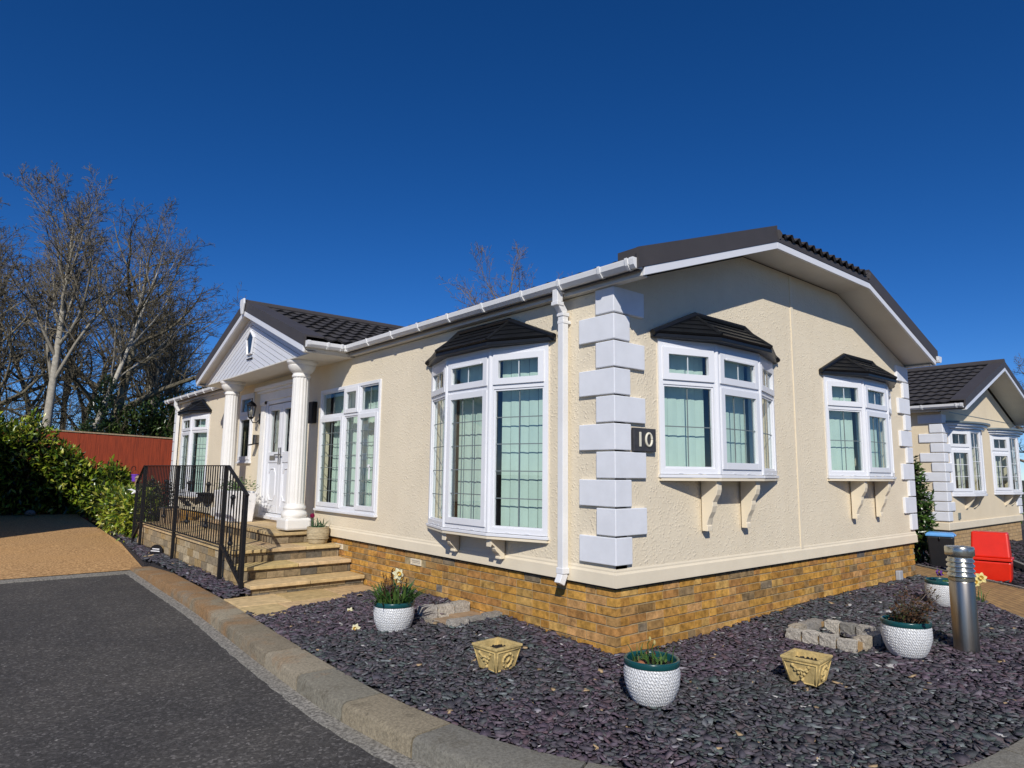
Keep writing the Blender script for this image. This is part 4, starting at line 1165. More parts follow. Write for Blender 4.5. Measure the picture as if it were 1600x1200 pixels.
# pot by the drain, full of leaves with a pale daffodil and reddish stems
t, Rr, Hh = white_pot('white woven pot with lush leaves, red stems and a daffodil by the granite drain surround', (-.95, 1.84, .0), .91, .4)
m = MB(); m2 = MB(); pt_ = MB()
for i in range(120):
    a = rp.uniform(0, 2*PI); q = Rr*.8*math.sqrt(rp.random())
    blade(m, (q*math.cos(a), q*math.sin(a), Hh*.82), a+rp.uniform(-.8, .8), rp.uniform(.13, .29), rp.uniform(.018, .038), rp.uniform(.15, 1.0), rp.choice(GREENS), rp.uniform(.2, .9))
for i in range(16):
    a = rp.uniform(0, 2*PI); q = Rr*.55*math.sqrt(rp.random()); p0 = V((q*math.cos(a), q*math.sin(a), Hh*.82)); p1 = p0+V((rp.uniform(-.09, .09), rp.uniform(-.09, .09), rp.uniform(.16, .32)))
    m2.path([p0, p0.lerp(p1, .5)+V((rp.uniform(-.015, .015), 0, 0)), p1], .0035, 4, (.09, .05, .03))
    for k in range(9):
        u = rp.uniform(.45, 1.0); d = V((rp.uniform(-1, 1), rp.uniform(-1, 1), rp.uniform(-.1, .9))); leafq(m2, p0.lerp(p1, u), d, (0, 0, 1), rp.uniform(.03, .05), .012, rp.choice([(.10, .03, .02), (.07, .035, .02), (.13, .05, .03), (.05, .05, .02)]))
build('foliage', m, M['blade'], t, local=True, recalc=False); build('red_stems', m2, M['blade'], t, local=True, recalc=False)
m = MB(); m.path([(-.04, -.03, Hh*.82), (-.05, -.05, .46), (-.06, -.07, .53)], .004, 5, (.06, .13, .03)); daffodil(t, m, (-.065, -.08, .535), -2.2, r=.042); daffodil(t, m, (-.03, -.075, .49), -1.9, r=.034)
build('daffodil', m, M['petal'], t, local=True, recalc=False)
# pot in front of the corner, nearly bare
t, Rr, Hh = white_pot('white woven pot with a few thin shoots, nearest the brick corner', (-.555, -.785, -.005), .89, 1.2)
m = MB()
for i in range(34):
    a = rp.uniform(0, 2*PI); q = Rr*.75*math.sqrt(rp.random())
    blade(m, (q*math.cos(a), q*math.sin(a), Hh*.82), rp.uniform(0, 6.28), rp.uniform(.05, .15), rp.uniform(.006, .014), rp.uniform(.05, .6), rp.choice(GREENS+[(.22, .16, .07), (.26, .2, .09)]), rp.uniform(.1, .8))
for i in range(26):
    a = rp.uniform(0, 2*PI); q = Rr*.7*math.sqrt(rp.random()); leafq(m, (q*math.cos(a), q*math.sin(a), Hh*.85+rp.uniform(0, .05)), (rp.uniform(-1, 1), rp.uniform(-1, 1), .6), (0, 0, 1), rp.uniform(.03, .06), .025, rp.choice(GREENS+[(.2, .1, .05)]))
build('shoots', m, M['blade'], t, local=True, recalc=False)
m = MB()
for (x, y) in ((-.07, .03), (.02, .01)):
    m.path([(x, y, Hh*.82), (x+.01, y, .36), (x, y-.01, .385)], .003, 4, (.08, .14, .03)); m.ball((x, y-.012, .39), .009, 4, 1.8, (.6, .5, .2))
build('bud', m, M['petal'], t, local=True, recalc=False)
m = MB(); m.ball((.0, .07, Hh*.86), .035, 6, .7, (.3, .12, .06)); m.ball((-.05, .05, Hh*.85), .02, 6, .7, (.26, .11, .06)); build('terracotta_shard', m, M['stepstone'], t, local=True, smooth=True)
# pot before the bollard with a straggly brown plant
t, Rr, Hh = white_pot('white woven pot with a straggly reddish rose, left of the steel bollard', (1.93, -1.42, .02), .91, 2.0)
m = MB(); m2 = MB()
for i in range(34):
    a = rp.uniform(0, 2*PI); q = Rr*.5*math.sqrt(rp.random()); p0 = V((q*math.cos(a), q*math.sin(a), Hh*.82)); sp = rp.uniform(.05, .26); aa = rp.uniform(1.2, 4.8)
    p1 = p0+V((sp*math.cos(aa), sp*math.sin(aa), rp.uniform(.10, .30)))
    m2.path([p0, p0.lerp(p1, .5)+V((0, 0, .03)), p1], .003, 4, (.10, .06, .035))
    for k in range(16):
        u = rp.uniform(.3, 1.05); leafq(m, p0.lerp(p1, u)+V((rp.uniform(-.03, .03), rp.uniform(-.03, .03), rp.uniform(-.02, .03))), (rp.uniform(-1, 1), rp.uniform(-1, 1), rp.uniform(-.3, .7)), (0, 0, 1), rp.uniform(.025, .045), .016, rp.choice([(.10, .045, .025), (.13, .06, .03), (.07, .05, .02), (.06, .07, .02), (.16, .09, .04)]))
build('rose_stems', m2, M['blade'], t, local=True, recalc=False); build('rose_leaves', m, M['blade'], t, local=True, recalc=False)
m = MB()
for i in range(7): blade(m, (-.02+rp.uniform(-.05, .09), -.10+rp.uniform(-.03, .03), Hh*.82), rp.uniform(0, 6.28), rp.uniform(.06, .13), .03, rp.uniform(.1, .6), (.16, .30, .07), .4)
build('tulip_leaves', m, M['blade'], t, local=True, recalc=False)
# pot behind the bollard
t, Rr, Hh = white_pot('white woven pot holding one small violet, partly behind the steel bollard', (4.50, -.90, .03), .92, 0)
m = MB()
for i in range(24):
    a = rp.uniform(0, 2*PI); q = Rr*.7*math.sqrt(rp.random()); leafq(m, (q*math.cos(a), q*math.sin(a), Hh*.86), (math.cos(a), math.sin(a), .5), (0, 0, 1), .06, .03, rp.choice(GREENS))
build('foliage', m, M['blade'], t, local=True, recalc=False)
m = MB()
for i in range(5): daffodil(t, m, (-.06+rp.uniform(-.05, .05), rp.uniform(-.03, .05), Hh+.05+rp.uniform(0, .04)), rp.uniform(3, 5), 5, .024, (.16, .05, .30), (.5, .4, .05))
build('violet', m, M['petal'], t, local=True, recalc=False)

# loose pale daffodil heads lying on the slate
for (x, y, lab) in ((-.93, 2.75, 'fallen cream flower head on the slate by the paved path'), (-1.22, 2.05, 'fallen cream flower head on the slate left of the leafy pot')):
    m = MB(); daffodil(None, m, (x, y, .035), 3.8, r=.035)
    tag(build('flower_head', m, M['petal'], recalc=False), lab, 'flower')
# daffodils by the red bin
t = thing('daffodil_clump', 'two pale yellow daffodils standing between the steel bollard and the red bin', 'flowers', (5.1, -1.05, -.02))
m = MB()
for i in range(12): blade(m, (rp.uniform(-.05, .05), rp.uniform(-.05, .05), 0), rp.uniform(0, 6.28), rp.uniform(.15, .28), .012, rp.uniform(.05, .4), rp.choice(GREENS), .5)
build('foliage', m, M['blade'], t, local=True, recalc=False)
m = MB(); daffodil(t, m, (-.02, -.05, .33), 3.6, 6, .05, (.8, .7, .3), (.8, .55, .1)); daffodil(t, m, (-.07, -.0, .28), 3.9, 6, .045, (.8, .7, .3), (.8, .55, .1)); m.path([(0, 0, 0), (-.01, -.03, .33)], .004, 4, (.06, .13, .03))
build('daffodil', m, M['petal'], t, local=True, recalc=False)

# square cast stone planters
def trough(label, loc, rotz):
    t = thing('stone_planter', label, 'planter', loc, rotz, 'square cream stone planters'); t.scale = (.88, .88, .93)
    a, b, h = .105, .150, .195
    m = MB()
    o = [(-b, -b), (b, -b), (b, b), (-b, b)]; i_ = [(x*.80, y*.80) for x, y in o]
    R0 = [V((x*a/b, y*a/b, 0)) for x, y in o]; R1 = [V((x*.985, y*.985, h-.022)) for x, y in o]; R1b = [V((x*1.03, y*1.03, h-.018)) for x, y in o]; R2 = [V((x*1.03, y*1.03, h)) for x, y in o]; R3 = [V((x, y, h)) for x, y in i_]; R4 = [V((x*.94, y*.94, h-.05)) for x, y in i_]
    m.loft([R0, R1, R1b, R2, R3, R4], True, True)
    build('planter_body', m, M['creamstone'], t, local=True, bevel=.005)
    m = MB()
    for f in range(4):
        rot = Matrix.Rotation(f*PI/2, 3, 'Z')
        def F(u, v, d=.0):           # u across, v up 0..1 on the sloping face
            r_ = a+(b*.985-a)*v; return rot @ V((u*r_, -(r_+d), v*(h-.022)))
        for (u0, v0, u1, v1) in ((-.88, .07, .88, .07), (-.88, .93, .88, .93), (-.88, .07, -.88, .93), (.88, .07, .88, .93)):
            m.path([F(u0, v0, .002), F(u1, v1, .002)], .0055, 5)
        if f % 2 == 0:               # wreath
            m.path([F(.42*math.cos(t_), .5+.30*math.sin(t_), .003) for t_ in [2*PI*k/20 for k in range(21)]], .010, 6)
            for k in range(10): m.ball(F(.42*math.cos(2*PI*k/10), .5+.30*math.sin(2*PI*k/10), .005), .012, 5)
            m.path([F(-.1, .42, .004), F(.05, .55, .008), F(.1, .62, .004)], .012, 5)
        else:                        # spray of leaves
            m.path([F(-.45, .78, .003), F(-.2, .62, .006), F(0, .66, .006), F(.2, .62, .006), F(.45, .78, .003)], .010, 5)
            m.path([F(0, .66, .004), F(.04, .45, .006), F(-.03, .25, .004)], .009, 5)
            for (u, v) in ((-.34, .62), (.34, .62), (-.16, .5), (.18, .48), (.0, .36), (.02, .22), (-.45, .8), (.45, .8)): m.ball(F(u, v, .003), .014, 5)
    build('relief', m, M['creamstone'], t, local=True, smooth=True)
    m = MB(); c = b*.80*.95; m.box(-c, c, -c, c, h-.075, h-.05); build('soil', m, M['soil'], t, local=True)
    m = MB()
    for k in range(60): m.ball((rp.uniform(-.09, .09), rp.uniform(-.09, .09), h-.05+rp.uniform(0, .012)), rp.uniform(.006, .016), 3)
    build('soil_lumps', m, M['soil'], t, local=True)
trough('square cream stone planter left of the brick corner, nearer the kerb and drain', (-.915, .375, .01), R(4))
trough('square cream stone planter right of the brick corner, before the small granite sett box', (.635, -1.225, .01), R(7))

# granite sett surrounds
gp = [(.30, .28, .25), (.36, .34, .31), (.24, .23, .21), (.40, .37, .32), (.33, .29, .23)]
def setts(m, p0, p1, n, z0, z1, wd=.10):
    p0 = V((*p0, 0)); p1 = V((*p1, 0)); d = (p1-p0).normalized(); L = (p1-p0).length/n; s_ = V((-d.y, d.x, 0))
    for i in range(n):
        c = p0+d*L*(i+.5); hl_ = L/2-.007; c0 = rp.choice(gp); k = rp.uniform(.85, 1.15); hz = rp.uniform(-.012, .008)
        bm = bmesh.new(); bmesh.ops.create_cube(bm, size=1); bmesh.ops.subdivide_edges(bm, edges=bm.edges, cuts=3, use_grid_fill=True)
        vs = []
        for v in bm.verts:
            q = v.co*2; q = V([x*(1-.05*(sum(y*y for y in q)-1)/2) for x in q]); q = q+V((rp.uniform(-.07, .07), rp.uniform(-.07, .07), rp.uniform(-.07, .07)))
            vs.append(c+d*q.x*hl_+s_*q.y*(wd/2)+V((0, 0, (z0+z1)/2+q.z*(z1-z0)/2+hz)))
        bm.verts.index_update(); fs = [[v.index for v in f.verts] for f in bm.faces]; m.add(vs, fs, tuple(x*k for x in c0)); bm.free()
t = thing('drain_surround', 'granite setts set round a sunken slab against the long brick wall', 'drain surround', (-.33, 1.62, .0))
m = MB(); setts(m, (-.56, 2.04), (.02, 2.02), 3, .0, .15, .11); setts(m, (-.58, 1.98), (-.58, 1.56), 3, -.03, .075, .09); setts(m, (-.58, 1.50), (.02, 1.50), 3, .0, .125, .11)
build('setts', m, M['sett'], t)
m = MB(); m.box(-.54, .03, 2.0, 2.06, -.02, .11); m.box(-.57, .02, 1.47, 1.53, -.02, .09); m.box(-.605, -.555, 1.535, 1.995, -.03, .05); build('mortar', m, simple('sandy_mortar', (.34, .22, .10), .95, var=.3, vscale=40, bmp=.6, bscale=90), t)
m = MB(); m.box(-.54, -.25, 1.54, 1.99, -.03, .035, (.30, .22, .15)); m.box(-.245, .035, 1.54, 1.99, -.03, .055, (.33, .235, .15)); build('slab', m, M['stepstone'], t, bevel=.004)
t = thing('sett_box', 'small rectangular ring of granite setts on the slate before the gable bay', 'drain surround', (2.0, -.8, .03))
m = MB(); setts(m, (1.70, -1.12), (1.70, -.52), 4, .0, .115, .10); setts(m, (1.78, -1.10), (2.30, -1.10), 3, .0, .115, .10); setts(m, (1.80, -.52), (2.34, -.50), 3, .0, .115, .10); setts(m, (2.30, -1.02), (2.32, -.58), 3, .0, .115, .10)
build('setts', m, M['sett'], t)
m = MB(); m.box(1.67, 1.73, -1.10, -.54, 0, .09); m.box(1.735, 2.31, -1.13, -1.08, 0, .089); m.box(1.735, 2.33, -.54, -.49, 0, .089); m.box(2.28, 2.33, -1.07, -.55, 0, .088); build('mortar', m, bpy.data.materials['sandy_mortar'], t)

# steel bollard light
t = thing('bollard_light', 'brushed steel bollard light with ribbed louvres standing in the slate bed', 'bollard', (2.54, -1.66, 0))
m = MB(); m.lathe([(.095, -.05), (.095, .575), (.091, .585)], (0, 0, 0), 48); build('shaft', m, M['steel'], t, local=True, auto=40)
m = MB(); pr_ = [(.090, .585), (.098, .59), (.098, .615)]
for k in range(4): z = .63+k*.04; pr_ += [(.090, z-.012), (.104, z-.004), (.104, z+.008), (.092, z+.02)]
pr_ += [(.092, .785)]
m.lathe(pr_, (0, 0, 0), 48); build('louvre', m, M['steel2'], t, local=True, auto=50)
m = MB(); m.lathe([(.094, .786), (.108, .80), (.110, .805), (.110, .862), (.105, .872), (.03, .876), (.001, .877)], (0, 0, 0), 48); build('cap', m, M['steel2'], t, local=True, auto=40)

# bins
t = thing('recycling_caddy', 'black recycling bin with a pale blue lid beside the evergreen shrub', 'bin', (8.78, .46, -.03), R(12))
m = MB(); A = [(-.15, -.19), (.15, -.19), (.15, .19), (-.15, .19)]; m.loft([[V((x*.82, y*.82, 0)) for x, y in A], [V((x, y, .50)) for x, y in A]]); build('body', m, M['blackplastic'], t, local=True, bevel=.02)
m = MB(); m.loft([[V((x*1.08, y*1.08, .502)) for x, y in A], [V((x*1.08, y*1.08, .535)) for x, y in A], [V((x*.9, y*.9, .565)) for x, y in A]]); m.box(-.05, .05, -.225, -.205, .51, .54); build('lid', m, M['blueplastic'], t, local=True, bevel=.01)
m = MB(); m.path([(-.16, 0, .44), (-.175, 0, .47), (-.17, .0, .50)], .01, 6); build('handle', m, M['blackplastic'], t, local=True)
t = thing('red_bin', 'bright red plastic grit bin with a sloping lid at the paved path edge', 'bin', (7.74, -.52, -.03), R(-80)); t.scale = (.9, .9, .94)
m = MB(); A = [(-.27, -.22), (.27, -.22), (.27, .22), (-.27, .22)]; m.loft([[V((x*.93, y*.9, 0)) for x, y in A], [V((x*1.0, y*1.0, .30)) for x, y in A]]); build('body', m, M['redplastic'], t, local=True, bevel=.025)
m = MB(); m.loft([[V((x*1.06, y*1.08, .312)) for x, y in A], [V((x*1.06, y*1.08, .355)) for x, y in A]]); build('rim', m, M['redplastic'], t, local=True, bevel=.01)
m = MB(); T = [V((-.262, -.20, .356)), V((.262, -.20, .356)), V((.262, .21, .356)), V((-.262, .21, .356))]; U = [V((-.245, -.12, .74)), V((.245, -.12, .74)), V((.245, .15, .74)), V((-.245, .15, .74))]
m.loft([T, U]); build('lid', m, M['redplastic'], t, local=True, bevel=.025)

# small things near the steps
t = thing('barrel_planter', 'low weathered barrel planter with one magenta tulip on the landing', 'planter', (-.17, 5.32, .452))
m = MB(); m.lathe([(.118, 0), (.13, .02), (.146, .09), (.150, .14), (.148, .21), (.152, .213), (.152, .225), (.135, .225), (.130, .18)], (0, 0, 0), 32)
for z in (.07, .15): m.path([(.149*math.cos(a), .149*math.sin(a), z) for a in [2*PI*k/32 for k in range(33)]], .005, 5)
build('tub', m, M['barrel'], t, local=True, auto=40)
m = MB(); m.lathe([(.001, .19), (.134, .185)], (0, 0, 0), 20, False); build('soil', m, M['soil'], t, local=True)
m = MB()
for i in range(26): blade(m, (rp.uniform(-.08, .08), rp.uniform(-.08, .08), .19), rp.uniform(0, 6.28), rp.uniform(.09, .2), .02, rp.uniform(.05, .8), rp.choice([(.07, .13, .07), (.09, .16, .07), (.05, .11, .05)]), .5)
build('foliage', m, M['blade'], t, local=True, recalc=False)
m = MB(); m.path([(-.06, .03, .19), (-.07, .05, .36)], .004, 4, (.06, .13, .03))
for k in range(6): a = k*PI/3; leafq(m, (-.07+.012*math.cos(a), .05+.012*math.sin(a), .345), (math.cos(a)*.3, math.sin(a)*.3, 1), (math.cos(a), math.sin(a), 0), .065, .042, (.25, .008, .06))
build('tulip', m, M['petal'], t, local=True, recalc=False)
t = thing('white_planter', 'long white planter with a leafy plant beside the far porch column', 'planter', (-.47, 8.02, .604))
m = MB(); A = [(-.2, -.5), (.2, -.5), (.2, .5), (-.2, .5)]; m.loft([[V((x*.85, y*.85, 0)) for x, y in A], [V((x, y, .50)) for x, y in A]]); build('box', m, M['whitepaint'], t, local=True, bevel=.015)
m = MB()
for i in range(420): leafq(m, (rp.gauss(0, .10), rp.gauss(0, .3), .5+abs(rp.gauss(.06, .06))), (rp.uniform(-1, 1), rp.uniform(-1, 1), rp.uniform(-.2, .9)), (0, 0, 1), rp.uniform(.03, .06), .03, rp.choice(GREENS+[(.12, .14, .08)]))
build('foliage', m, M['leaf'], t, local=True, recalc=False)
t = thing('dark_planter', 'tall dark pot with dark shrub at the far end of the landing', 'planter', (-.75, 11.4, .29))
m = MB(); m.lathe([(.17, -.3), (.2, .05), (.23, .38), (.24, .4), (.2, .4)], (0, 0, 0), 24); build('pot', m, M['blackplastic'], t, local=True, smooth=True)
m = MB()
for i in range(700):
    a, bq = rp.uniform(0, 2*PI), rp.gauss(0, .14); leafq(m, (bq*math.cos(a), bq*math.sin(a), .42+rp.uniform(0, .45)), (rp.uniform(-1, 1), rp.uniform(-1, 1), rp.uniform(-.4, .8)), (0, 0, 1), .06, .03, rp.choice([(.02, .03, .015), (.03, .02, .02), (.015, .025, .015)]))
build('foliage', m, M['leaf'], t, local=True, recalc=False)
t = thing('wooden_planter', 'small pale wooden planter box behind the railing beside the dark pot', 'planter', (-.95, 10.2, .452))
m = MB(); m.box(-.14, .14, -.16, .16, .0, .24); m.box(-.155, .155, -.175, .175, .24, .265); build('box', m, M['timber'], t, local=True, bevel=.006)
m = MB(); m.box(-.12, .12, -.14, .14, .266, .272); build('soil', m, M['soil'], t, local=True)
t = thing('hay_basket', 'dark half round wire basket hung on the wall below the far bay', 'hanging basket', (.0, 11.2, .95))
m = MB()
for k in range(13): y0 = -.38+k*.0633; m.path([(-.01-.22*math.sin(a)*math.sqrt(max(0, 1-(y0/.40)**2)), y0, -.24*math.sqrt(max(0, 1-(y0/.40)**2))*(1-math.cos(a))*.9) for a in [0, .4, .8, 1.2, 1.57]][::-1]+[(.0, y0, 0)], .008, 4)
m.path([(-.01-.22*math.sin(a), .40*math.cos(a), .0) for a in [PI*k/14 for k in range(15)]], .012, 5); m.box(-.012, .018, -.41, .41, -.02, .015)
build('wire_frame', m, M['iron'], t, local=True)
m = MB(); m.loft([[V((-.2*math.sin(a)*s_, .37*math.cos(a)*s_, z)) for a in [PI*k/12 for k in range(13)]] for s_, z in ((1, -.01), (.85, -.1), (.4, -.2))]); build('liner', m, M['soil'], t, local=True)
# garden sign leaning on the slate
t = thing('garden_sign', 'small black oval topped sign with two pale lines leaning by the landing wall', 'sign', (-1.50, 8.55, .03), R(-62))
m = MB(); pts = [(-.13, 0), (.13, 0), (.135, .12), (.10, .165), (.05, .19), (0, .197), (-.05, .19), (-.10, .165), (-.135, .12)]
m.prism([(x, .02*z, z) for x, z in pts], (0, .02, 0)); build('board', m, M['iron'], t, local=True, bevel=.004)
m = MB(); xx = -.075
for k in range(9): wq = rp.uniform(.010, .018); m.box(xx, xx+wq, -.004, .003, .118, .134); xx += wq+.003
xx = -.108
for k in range(13): wq = rp.uniform(.010, .017); m.box(xx, xx+wq, -.004, .003, .084, .100); xx += wq+.003
build('lettering', m, M['whitepaint'], t, local=True)
t = thing('bird_ornament', 'small white bird ornament perched on the far end of the railing', 'ornament', (-1.47, 10.64, 1.0), R(40))
m = MB(); m.path([(-.1, 0, -.02), (-.06, 0, 0), (0, 0, .012), (.06, 0, .02), (.09, 0, .035), (.115, 0, .03)], [.006, .022, .034, .024, .022, .004], 8); build('body', m, M['whitepaint'], t, local=True, smooth=True)
m = MB(); m.add([(-.0, 0, .02), (.05, 0, .03), (.01, .10, .07), (-.07, .12, .06)], [(0, 1, 2, 3)]); m.add([(-.0, 0, .02), (.05, 0, .03), (.01, -.10, .07), (-.07, -.12, .06)], [(0, 1, 2, 3)]); build('wing', m, M['whitepaint'], t, local=True)

# ------------------------------------------------------------------ right: block path, next plot, next door home
def uvtop(c, n): return (c.x*.8+c.y*.6, -c.x*.6+c.y*.8)
m = MB(); m.prism([(3.36, -2.60, .0), (6.70, .12, .0), (6.70, 14, .0), (8.30, 14, .0), (8.30, .66, .0), (6.92, -1.10, .0), (5.65, -2.68, 0)], (0, 0, -.25))
struct('block_path', m, M['blockpave'], uvfn=uvtop)
m = MB()
def strip(a, b, wd, z0, z1):
    a = V((*a, 0)); b = V((*b, 0)); d = (b-a).normalized(); s_ = V((-d.y, d.x, 0))*wd; m.obox(a+V((0, 0, z0)), b-a, s_, V((0, 0, z1-z0)))
strip((3.30, -2.60), (6.66, .13), .045, -.2, .022); strip((8.30, .66), (6.90, -1.10), -.05, -.2, .022); strip((6.90, -1.10), (5.63, -2.70), -.05, -.2, .02)
struct('path_edging', m, M['concrete'])
m = MB(); m.prism([(8.36, .7, -.04), (8.36, 14, -.04), (20, 14, -.04), (20, -2.9, -.04), (5.75, -2.72, -.04)], (0, 0, -.2)); struct('neighbour_bed', m, M['slatebase'])
m = MB(); strip((11.2, .42), (7.6, -1.38), .06, -.2, .07); strip((17.5, 1.2), (11.6, -1.9), .06, -.2, .07); struct('bed_edging', m, M['concrete'])
def in_nb(x, y):
    return (x-8.36 > (y-.66)*.80) & (y > -2.7) & ~((x > 11.0) & (y > 1.0)) & (x > 6.2)
a_ = chips(9000, 9, (6.2, 15), (-2.7, 3.5), .034, in_nb, lambda x, y: -.02, 'slate_chips')
tag(a_, 'dark slate chippings beyond the tan block path before the next home', 'slate chippings', kind='stuff')

def simple_home(label, x0, y0, Wd, Ld, zs, ze, slope, zg, front=True, eo=.22):
    """a rendered park home with its gable towards -y"""
    h = thing('park_home', label, 'house', (x0, y0, zg))
    X1 = x0+Wd; xm = x0+Wd/2; zr = ze+slope*(Wd/2+eo+.06)
    gab = Fr((0, y0, 0), (1, 0, 0), (0, -1, 0))
    bays = [(xm-1.28, 1.98), (xm+1.50, 1.98)] if front else []
    hol = [(c-w_/2+.03, c+w_/2-.03, zs+.72, zs+2.0) for c, w_ in bays]
    m = MB(); wall_grid(m, gab, [x0, X1], [zs, ze], hol, .14)
    m.add([(x0, y0, ze), (X1, y0, ze), (xm, y0, ze+slope*Wd/2)], [(0, 1, 2)])
    m.box(x0, x0+.14, y0+.141, y0+Ld, zs, ze); m.box(X1-.14, X1, y0+.141, y0+Ld, zs, ze); m.box(x0+.141, X1-.141, y0+Ld-.14, y0+Ld, zs, ze)
    m.box(x0+.2, X1-.2, y0+1.6, y0+1.7, zs, ze)
    build('wall', m, M['stucco2'], h, recalc=False)
    m = MB(); m.box(x0+.03, X1-.03, y0+.03, y0+Ld, zg-.2, zs-.01)
    build('brick_plinth', m, M['bricktex'], h, uvfn=lambda c, n: (c.x if abs(n.y) > .5 else c.y, c.z))
    m = MB(); m.box(x0-.02, X1+.02, y0-.02, y0+Ld, zs-.005, zs+.14); build('skirting', m, M['trimcream'], h, bevel=.01)
    m = MB(); m.box(x0+.5, X1-.5, y0-.004, y0, ze+.02, ze+.035) if front else m.box(x0+.5, X1-.5, y0-.004, y0, ze+.02, ze+.03)
    build('joint_bead', m, M['lead'], h)
    # roof
    m = MB(); ov = .52
    for s in (-1, 1):
        xe = xm+s*(Wd/2+eo+.06)
        m.prism([(xe, y0-ov+.02, ze+.13), (xm, y0-ov+.02, zr+.13), (xm, y0+Ld+.3, zr+.13), (xe, y0+Ld+.3, ze+.13)], (0, 0, -.05))
    ro = build('roof', m, M['verge'], h)
    m = MB(); sl = math.hypot(Wd/2+eo+.06, slope*(Wd/2+eo+.06))
    for s in (-1, 1): tiles(m, (xm+s*(Wd/2+eo+.09), y0-ov+.24, ze+.13), (0, 1, 0), (-s, 0, slope), Ld+.4, sl, lambda a, b: True, course=.3, da=.04, lift=.032, amp=.010)
    build('roof_tiles', m, M['roof'], ro, recalc=False)
    m = MB(); m.path([(xm, y0-ov, zr+.17), (xm, y0+Ld+.3, zr+.17)], .08, 10); build('ridge_cap', m, M['verge'], ro)
    m, m2, m3 = MB(), MB(), MB()
    for s in (-1, 1):
        xe = xm+s*(Wd/2+eo)
        m.prism([(xe, y0-ov, ze), (xm, y0-ov, ze+slope*(Wd/2+eo)), (xm, y0-ov, ze+slope*(Wd/2+eo)+.075), (xe, y0-ov, ze+.075)], (0, .03, 0))
        m2.prism([(xe+s*.05, y0-ov-.006, ze+.06), (xm, y0-ov-.006, ze+slope*(Wd/2+eo)+.076), (xm, y0-ov-.006, ze+slope*(Wd/2+eo)+.22), (xe+s*.05, y0-ov-.006, ze+.20)], (0, .03, 0))
        m2.prism([(xe+s*.05, y0-ov+.024, ze+.18), (xm, y0-ov+.024, ze+slope*(Wd/2+eo)+.20), (xm, y0-ov+.024, ze+slope*(Wd/2+eo)+.222), (xe+s*.05, y0-ov+.024, ze+.205)], (0, .24, 0))
        m3.prism([(xe, y0-ov+.031, ze+.02), (xm, y0-ov+.031, ze+slope*(Wd/2+eo)+.02), (xm, y0-ov+.031, ze+slope*(Wd/2+eo)+.035), (xe, y0-ov+.031, ze+.035)], (0, ov-.03, 0))
        m3.box(min(xe, xe-s*.02), max(xe, xe-s*.02), y0-ov+.03, y0+Ld+.3, ze, ze+.13)
        m3.box(min(xe-s*.021, xe-s*(eo+.02)), max(xe-s*.021, xe-s*(eo+.02)), y0+.02, y0+Ld+.3, ze+.002, ze+.015)
    build('barge_board', m, M['upvc'], h); build('verge_trim', m2, M['verge'], h); build('soffit', m3, M['soffit'], h)
    m = MB()
    for s in (-1, 1): gutter(m, (xm+s*(Wd/2+eo+.002), y0-ov+.05, 0), (xm+s*(Wd/2+eo+.002), y0+Ld+.3, 0), (s, 0, 0), True, True, [.1, .7, 1.3, 1.9], ze+.12)
    build('gutter', m, M['gutter'], h)
    m = MB(); sqpath(m, [(x0-eo-.06, y0+.72, ze+.05), (x0-eo-.06, y0+.72, ze-.10), (x0-.045, y0+.72, ze-.32), (x0-.045, y0+.72, zs-.1)], .036); build('downpipe', m, M['gutter'], h, bevel=.005)
    for (cx, sx) in ((x0, 1), (X1, -1)):
        n = 11; dz = (ze-zs-.2)/n
        for i in range(n):
            lx, ly = (.22, .42) if i % 2 == 0 else (.40, .22)
            a = -.025; pts = [(a, a), (lx, a), (lx, .02), (.02, .02), (.02, ly), (a, ly)]
            q = MB(); q.prism([(cx+sx*px, y0+py, zs+.17+i*dz) for px, py in pts], (0, 0, dz-.015)); build('quoin', q, M['quoin'], h, bevel=.012)
    for c, w_ in bays:
        a, b = c-w_/2, c+w_/2; z0, z1 = zs+.70, zs+2.02; zt = zs+1.62; p_ = .26
        P = [V((a, y0, 0)), V((a+.62, y0-p_*.8, 0)), V((c+.15, y0-p_, 0)), V((b-.5, y0-p_*.75, 0)), V((b, y0, 0))]
        frm, gl, brs = MB(), MB(), MB()
        for i in range(4):
            q = P[i+1]-P[i]; Wf = q.length; nn = V((q.y, -q.x, 0)); nn = nn if nn.y < 0 else -nn; fr = Fr(P[i], q, nn)
            ring(frm, fr, 0, Wf, z0, z1, -.06, 0, .05)
            if i == 0:
                fr.box(frm, .05, Wf-.05, zt-.03, zt+.03, -.05, -.004)
                sash_light(frm, gl, brs, fr, .06, Wf-.06, zt+.04, z1-.06, True, 1, 0); sash_light(frm, gl, brs, fr, .06, Wf-.06, z0+.06, zt-.04, True, 1, 2)
            else: sash_light(frm, gl, brs, fr, .05, Wf-.05, z0+.05, z1-.05, False, 1, 3)
        bw = build('bay_window', frm, M['upvc'], h); build('pane', gl, M['glass'], bw); build('glazing_lattice', brs, M['upvc'], bw)
        m = MB(); m.prism([P[0]+V((-.02, .03, z0-.05))]+[q+V((0, -.02, z0-.05)) for q in P]+[P[4]+V((.02, .03, z0-.05))], (0, 0, .045)); build('sill', m, M['upvc'], bw, bevel=.006)
        for zc, o1, hh in ((z1+.005, .03, .05), (z1+.056, .09, .05), (z1+.107, .15, .035)):
            m = MB(); pts = []
            for k in range(17):
                t = k/16; x = a-o1*1.2+(w_+2.4*o1)*t; yy = y0-(p_+o1)*math.sin(PI*t)**.55 if 0 < t < 1 else y0
                pts.append((x, yy, zc))
            m.prism(pts+[(b+o1*1.2, y0+.01, zc), (a-o1*1.2, y0+.01, zc)], (0, 0, hh)); build('cornice', m, M['upvc'] if hh == .05 else M['lead'], bw)
